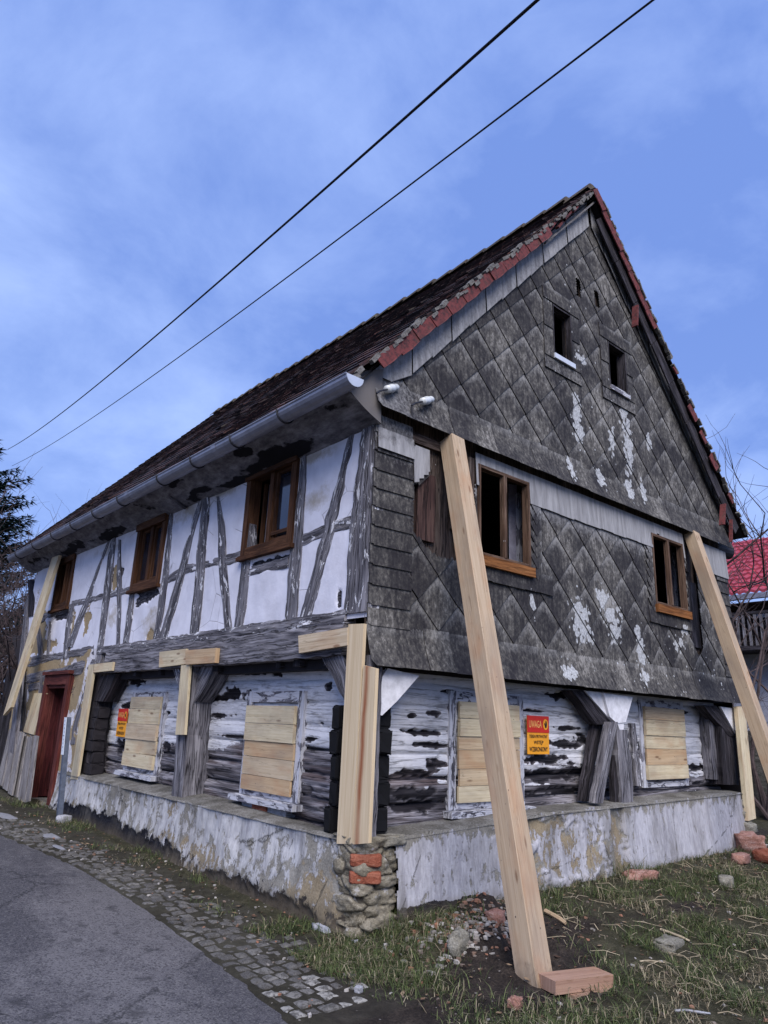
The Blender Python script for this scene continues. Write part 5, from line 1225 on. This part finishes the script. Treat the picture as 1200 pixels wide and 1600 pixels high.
stick('thin dry stick in the middle of the grass', 1000, 1504, 1045, 1507, .006, 'litter')
# crumbs and dead stalks
def crumbs(mb):
    for k in range(1100):
        r_ = random.random()
        if r_ < .4: x, y = random.gauss(.62, .28), random.gauss(-.55, .16)
        elif r_ < .55: x, y = random.gauss(6.5, .5), random.gauss(-.2, .35)
        elif r_ < .8: x, y = random.uniform(-.4, 6), random.uniform(-2.4, 0)
        else: y = random.uniform(-.9, 7); x = road_edge(y)+random.uniform(.1, .9)
        if x > -.05 and y > -.1: continue
        s_ = random.uniform(.006, .022)*(1.6 if r_ < .55 else 1); mb.box((x, y, ground_z(x, y)+s_*.25), s_, s_*random.uniform(.5, 1), s_*.7) if 0 else lump(mb, (x, y, ground_z(x, y)+s_*.25), s_*1.5, s_*random.uniform(.7, 1.3), s_*random.uniform(.5, 1.), rot=random.uniform(0, 3), amp=.7, seg=3, k=1.4)
mb = MB(); crumbs(mb); s = Mt('brick_and_stone_crumbs'); rn = s.rnd()
M['crumb'] = s.done(s.ramp(rn, [(0., (.28, .13, .08)), (.35, (.16, .10, .07)), (.6, (.20, .18, .16)), (1., (.42, .39, .36))]), .9)
tag(obj('rubble_crumbs', mb, M['crumb']), kind='stuff')
# grass
def grass(N, seed, straw, hmul, name):
    r = np.random.RandomState(seed); V = []; F = []; Cc = []; cnt = 0; tries = 0
    while cnt < N and tries < N*12:
        tries += 1
        if r.rand() < .86:
            x = r.uniform(-.55, 8.5); y = -r.rand()**.9*3.2+.02
            if x > 3.5 and y < -2.0: continue
        else: y = r.uniform(-.9, 7.5); x = r.uniform(-.55, -.07)
        if x > -.02 and y > -.10 and x < 6.3: continue
        if x > -.2 and y > -.12 and x < 0: 
            if y > .0: pass
        if x < -.1 and y < -2.2: continue
        b_ = bare(x, y)
        side = x < -.05 and y > -.3
        dn = sm(.30, .85, .46+.9*nz(x, y, seed*.1, 2.6)+.6*nz(x, y, 3, 11))*(1-b_)**1.5
        if side: dn *= (.30*sm(.1, .5, nz(x, y, 1, 1.3)+.35)) if y > .6 else .8
        if x > -.75 and x < .9 and -1.6 < y < -.05: dn = max(dn, (.9-b_)*.9)
        if y > -.22 and x > 0: dn = max(dn, .35)
        if r.rand() > dn: continue
        z = ground_z(x, y)-.005; h = (.014+.07*r.rand()**2)*hmul*(1+1.2*max(0, nz(x, y, 9, 5)))
        if .1 < x < .5 and -.3 < y < -.1: h *= 1.9
        if 3.0 < x < 3.5 and y > -.35: h *= 2.2
        a = r.uniform(0, 2*pi); ln = r.uniform(.3, 2.3)*h; w_ = r.uniform(.0011, .0026)*(1.2 if straw else 1); dx, dy = cos(a), sin(a); px_, py_ = -dy*w_, dx*w_; i = len(V)
        V += [(x-px_, y-py_, z), (x+px_, y+py_, z), (x+dx*ln*.4-px_*.8, y+dy*ln*.4-py_*.8, z+h*.7), (x+dx*ln*.4+px_*.8, y+dy*ln*.4+py_*.8, z+h*.7), (x+dx*ln, y+dy*ln, z+h*(.95 if not straw else .7))]
        F += [(i, i+1, i+3, i+2), (i+2, i+3, i+4)]; t_ = r.rand(); Cc += [(t_, float(straw), r.rand(), 1.)]*5; cnt += 1
    me = bpy.data.meshes.new(name); me.from_pydata(V, [], F); at = me.color_attributes.new('msk', 'FLOAT_COLOR', 'POINT'); at.data.foreach_set('color', np.array(Cc, dtype=np.float32).ravel())
    me.materials.append(M['grass']); o_ = bpy.data.objects.new(name, me); COL.objects.link(o_); tag(o_, kind='stuff')
s = Mt('winter_grass'); r, g, b = s.attr()
gc = s.ramp(r, [(0., (.022, .036, .010)), (.55, (.055, .078, .022)), (1., (.13, .15, .055))]); st = s.ramp(b, [(0., (.11, .085, .05)), (1., (.32, .275, .18))])
M['grass'] = s.done(s.mix(g, gc, st), .75)
grass(62000, 3, 0, .85, 'grass'); grass(17000, 5, 1, 1.0, 'dry_grass')
def stalks(mb):
    for k in range(420):
        x = random.uniform(1.0, 7); y = -random.random()**.8*2.2-.12
        if bare(x, y) > .8 and random.random() < .5: continue
        L = random.uniform(.05, .22); a = random.uniform(0, 6.3); z = ground_z(x, y)+.012; p = Vector((x, y, z)); d = Vector((cos(a), sin(a), 0))
        q = p+d*L*.5+Vector((random.gauss(0, .02), random.gauss(0, .02), random.uniform(.0, .02))); e = p+d*L; e.z = ground_z(e.x, e.y)+.008; mb.tube([p, q, e], random.uniform(.0014, .0032), 3, cap=False)
def leaves(mb):
    for k in range(900):
        if random.random() < .8: x, y = random.uniform(-.4, 6.5), -random.random()**1.2*2.3-.1
        else: y = random.uniform(-.6, 6); x = random.uniform(-.6, -.1)
        z = ground_z(x, y)+random.uniform(.004, .02); a = random.uniform(0, 6.3); l = random.uniform(.008, .028); t_ = random.uniform(-.5, .5)
        d = Vector((cos(a), sin(a), t_*.5))*l; e = Vector((-sin(a), cos(a), -t_*.6))*l*.55; p = Vector((x, y, z)); c_ = mb.vert(p+Vector((0, 0, -.004)))
        q = [mb.vert(v) for v in (p-d, p+e, p+d*1.1, p-e)]; mb.face((q[0], q[1], c_)); mb.face((q[1], q[2], c_)); mb.face((q[2], q[3], c_)); mb.face((q[3], q[0], c_))
mb = MB(); leaves(mb); s = Mt('dead_leaves'); rn = s.rnd(); tag(obj('dead_leaves', mb, s.done(s.ramp(rn, [(0., (.05, .028, .018)), (.5, (.13, .075, .045)), (1., (.26, .19, .12))]), .85)), kind='stuff')
mb = MB(); stalks(mb); tag(obj('dead_stalks', mb, M['litter']), kind='stuff')
# remains of snow or lime spilt on the setts
def patch(mb, cx, cy, rx, ry, rot):
    n = 26; c_ = mb.vert((cx, cy, gbase(cx, cy)+.02)); ring = []; mid = []
    for k in range(n):
        a = 2*pi*k/n; f = 1+.35*nz(cos(a)*1.3+cx*9, sin(a)*1.3, cy); x = cos(a)*rx*f; y = sin(a)*ry*f; X = cx+x*cos(rot)-y*sin(rot); Y = cy+x*sin(rot)+y*cos(rot)
        ring.append(mb.vert((X, Y, gbase(X, Y)+.004))); X = cx+.6*(X-cx); Y = cy+.6*(Y-cy); mid.append(mb.vert((X, Y, gbase(X, Y)+.017+.004*nz(X, Y, 0, 20))))
    for k in range(n): j = (k+1) % n; mb.face((ring[k], ring[j], mid[j], mid[k])); mb.face((mid[k], mid[j], c_))
M['snow'] = simple('old_snow', (.19, .19, .205), .8, 30, .2, .3, 0., .5)
for k, (u, v, rx, ry, lb) in enumerate(((80, 1309, .07, .17, 'largest flat patch of old snow on the setts near the marker post'), (92, 1326, .03, .15, 'narrow streak of old snow on the setts just below the largest patch'), (10, 1276, .08, .3, 'snow patch at the left edge of the picture beside the leaning boards'))):
    p = on_g(u, v); one('snow_patch', lb, 'snow patch', M['snow'], lambda mb: patch(mb, p.x, p.y, rx, ry, .1), smooth=True)

# ---------------- far things ----------------
# spruce
def bare_bush(mb, base, H_, n, spread, r0, seed, lean=(0, 0)):
    r = random.Random(seed)
    def br(p, d, L, rad, depth):
        pts = [p]; rr = [rad]; q = p.copy(); dd = d.copy()
        for k in range(4):
            dd = (dd+Vector((r.gauss(0, .18), r.gauss(0, .18), r.gauss(.04, .12)))).normalized(); q = q+dd*L/4; pts.append(q.copy()); rr.append(rad*(1-.16*(k+1)))
            if depth > 0 and k > 0:
                for m_ in range(r.choice((1, 1, 2))): br(q.copy(), (dd+Vector((r.gauss(0, .65), r.gauss(0, .65), r.gauss(.12, .4)))).normalized(), L*r.uniform(.45, .7), rad*.5, depth-1)
        mb.tube(pts, rr, 4 if depth < 2 else 6, cap=False)
    for k in range(n):
        a = r.uniform(0, 6.28); d = Vector((cos(a)*spread+lean[0], sin(a)*spread+lean[1], 1)).normalized(); br(Vector(base)+Vector((cos(a)*.2, sin(a)*.2, 0)), d, H_*r.uniform(.5, .75), r0*r.uniform(.7, 1), 3)
def gz(x, y): return gbase(x, y)-.02
def spruce(loc, Ht, R0, label, seed):
    r = random.Random(seed); T = thing('spruce_tree', label, 'tree', loc); L = Vector(loc)
    mb = MB(); mb.tube([L, L+Vector((0, 0, Ht*.5)), L+Vector((0, 0, Ht))], [.24, .14, .02], 8); obj('trunk', mb, M['twig'], T)
    mb = MB(); z = 1.6
    while z < Ht-.2:
        rad = min(4.7, R0*(1-z/Ht)**.85+.12)
        for k in range(13):
            a = r.uniform(-2.4, 1.7); ln = rad*r.uniform(.75, 1.12); d = Vector((cos(a), sin(a), 0)); n = max(5, int(ln/.15)); pd = Vector((-sin(a), cos(a), 0))
            for i in range(1, n+1):
                f = i/n; droop = -.28*ln*f+.30*ln*f*f*f; c_ = L+Vector((0, 0, z))+d*(ln*f)+Vector((0, 0, droop))
                wd = (.16+.42*(1-f)*min(1., ln*.6))
                for m_ in range(16):
                    sd_ = r.choice((-1, 1)); q = c_+pd*sd_*r.uniform(0, wd)+Vector((0, 0, r.uniform(-.13, .03))); e = (d*r.uniform(.3, 1)+pd*sd_*r.uniform(.1, .9)+Vector((0, 0, r.uniform(-.4, .35)))).normalized()*r.uniform(.14, .34); s_ = e.cross(Vector((r.random()-.5, r.random()-.5, 1))).normalized()*r.uniform(.02, .045)
                    mb.face([mb.vert(q-s_), mb.vert(q+s_), mb.vert(q+e)])
        z += r.uniform(.20, .30)
    obj('crown', mb, M['spruce'], T)
s = Mt('spruce_needles'); rn = s.rnd(); M['spruce'] = s.done(s.ramp(rn, [(0., (.010, .022, .022)), (.6, (.022, .045, .04)), (1., (.05, .085, .065))]), .8)
spruce((-1.75, 21.5, .5), 13.0, 8.0, 'dark spruce tree behind the far left end of the house', 4)
for k, (x, y, h_, lb) in enumerate(((1.0, 13.6, 4.4, 'tangled bare bush filling the gap at the left edge beside the leaning pole'), (-.6, 15.2, 4.9, 'tall bare bush under the spruce at the left edge of the picture'), (2.6, 16.5, 5.0, 'bare bush behind the far corner of the house'))):
    T = thing('bare_bush', lb, 'bush', (x, y, gz(x, y)), 'bare bushes beyond the house'); mb = MB(); bare_bush(mb, (x, y, gz(x, y)), h_, 17, .5, .045, 20+k); obj('branches', mb, M['twigp'] if 'twigp' in M else M['twig'], T)
one('hedge_bank', 'dark overgrown bank along the road beyond the left end of the house', 'hedge', M['spruce'], lambda mb: [mb.face([mb.vert(Vector((x, y, z))+Vector((random.gauss(0, .12), random.gauss(0, .12), random.gauss(0, .12)))) for q in range(3)]) for x, y, z in [(random.uniform(-3, 9), 22+random.uniform(-.5, 3.5), .3+4.6*random.random()**1.3) for i in range(9000)]])
one('low_dark_wall', 'low dark garden wall with pale coping left of the leaning boards', 'wall', M['rockd'], lambda mb: (mb.box((-1.2, 13.2, .8), 4.2, .25, 1.1),))
one('wall_coping', 'pale strip of coping along the top of the low dark wall at the left edge', 'coping', M['rockw'], lambda mb: mb.box((-1.2, 13.2, 1.39), 4.3, .32, .07))
one('dark_shed', 'dark timber shed behind the leaning pole at the left end of the house', 'shed', M['dark'], lambda mb: (mb.box((2.2, 12.3, 1.3), 3.2, 1.6, 2.2), mb.quad((.4, 11.3, 2.3), (4, 11.3, 2.3), (4, 12.4, 3.1), (.4, 12.4, 3.1))))
# red roofed house on the right
XH = 17.
def X(u, v, x=XH): return on(u, v, 0, x)
e0 = X(1100, 938); e1 = X(1200, 928); zE = (e0.z+e1.z)/2; yA, yB = 2.0, e0.y+3.5
B = thing('red_roofed_house', 'neighbouring house with bright red tiled roof, pale wall and dark balcony behind the right corner', 'house', (XH, yA, .2))
tz = X(1165, 850).z
def hq(x0, x1, y0, y1, z0, z1): return lambda mb: mb.box(((x0+x1)/2, (y0+y1)/2, (z0+z1)/2), x1-x0, y1-y0, z1-z0)
zb = X(1165, 1010).z; zt2 = X(1165, 1075).z
mb = MB(); hq(XH+1.0, XH+9, yA, yB, .1, zE)(mb); obj('wall', mb, M['farwall'] if 'farwall' in M else simple('lavender_render', (.42, .42, .47), .9, 2, .15), B)
mb = MB(); hq(XH+.9, XH+.99, yA, yB, zb+.1, zE-.05)(mb); obj('timber_storey', mb, M['brown'], B)
mb = MB(); n = 60; rw = 14; RH = on(1165, 847, 0, XH+5.0).z-zE
for j in range(rw):
    for i in range(int((yB-yA+.8)/.075)):
        def rp(i_, j_, lift): 
            yy = yA-.4+i_*.075; t_ = j_/rw; return Vector((XH-.2+5.2*t_, yy, zE+.05+RH*t_+.035*sin(i_*.075/.21*2*pi)+lift))
        I = [mb.vert(rp(i, j, .07)), mb.vert(rp(i+1, j, .07)), mb.vert(rp(i+1, j+1, .0)), mb.vert(rp(i, j+1, .0)), mb.vert(rp(i, j, -.01)), mb.vert(rp(i+1, j, -.01))]
        mb.face((I[3], I[2], I[1], I[0])); mb.face((I[0], I[1], I[5], I[4]))
s = Mt('bright_red_tile_roof'); n_ = s.noise(s.obj(), 2.5, 4); M['redroof'] = s.done(s.ramp(n_, [(.3, (.24, .03, .045)), (.7, (.38, .055, .075))]), .45, None)
RR = obj('roof', mb, M['redroof'], B)
mb = MB(); hq(XH-.25, XH-.1, yA-.4, yB+.4, zE-.12, zE+.02)(mb); obj('eaves_board', mb, M['zinc'], RR)
BL = MB(); hq(XH-.1, XH+.95, yA, yB, zb-.12, zb)(BL); bal = obj('balcony', BL, M['dark'], B)
mb = MB(); hq(XH-.1, XH-.04, yA, yB, zb+.86, zb+.94)(mb); obj('handrail', mb, M['dark'], bal)
mb = MB()
for k in range(int((yB-yA)/.16)): hq(XH-.09, XH-.05, yA+k*.16, yA+k*.16+.07, zb, zb+.85)(mb)
obj('balusters', mb, M['old'], bal)['kind'] = 'stuff'
for yy in (e1.y-.3, e0.y-.6):
    mb = MB(); hq(XH+.86, XH+.9, yy, yy+1.0, zb+1.0, zE-.5)(mb); obj('window', mb, M['farwin'] if 'farwin' in M else M['plate'], B)
def bgwall(mb):
    for k in range(9):
        mb.box((9.9, .5+k*.62, .95), .3, .615, 1.5+.1*random.random())
one('garden_wall', 'low dark stone garden wall behind the right corner of the gable', 'wall', M['rockd'], bgwall)
one('black_gutter_end', 'black gutter end sticking out behind the right eaves of the old house', 'gutter', M['iron'], lambda mb: mb.tube([(6.95, .35, 4.30), (7.28, .25, 4.29)], .11, 14))
for k, (x, y, h_, n, lb, ln) in enumerate(((9.5, on(1192, 1050, 0, 9.5).y, 5.6, 6, 'bare tree with curved twigs in front of the red roof', (-.05, .0)), (7.9, .9, 2.2, 6, 'low bare shrub beside the garden wall behind the right prop', (0, 0)), (11.5, 3.2, 5.0, 4, 'second bare tree close to the balcony', (-.1, 0)))):
    T = thing('bare_tree' if h_ > 3 else 'bare_shrub', lb, 'tree' if h_ > 3 else 'shrub', (x, y, gz(x, y))); mb = MB(); bare_bush(mb, (x, y, gz(x, y)), h_, n, .28, .05 if h_ > 3 else .014, 40+k, ln); obj('branches', mb, M['twig'], T)
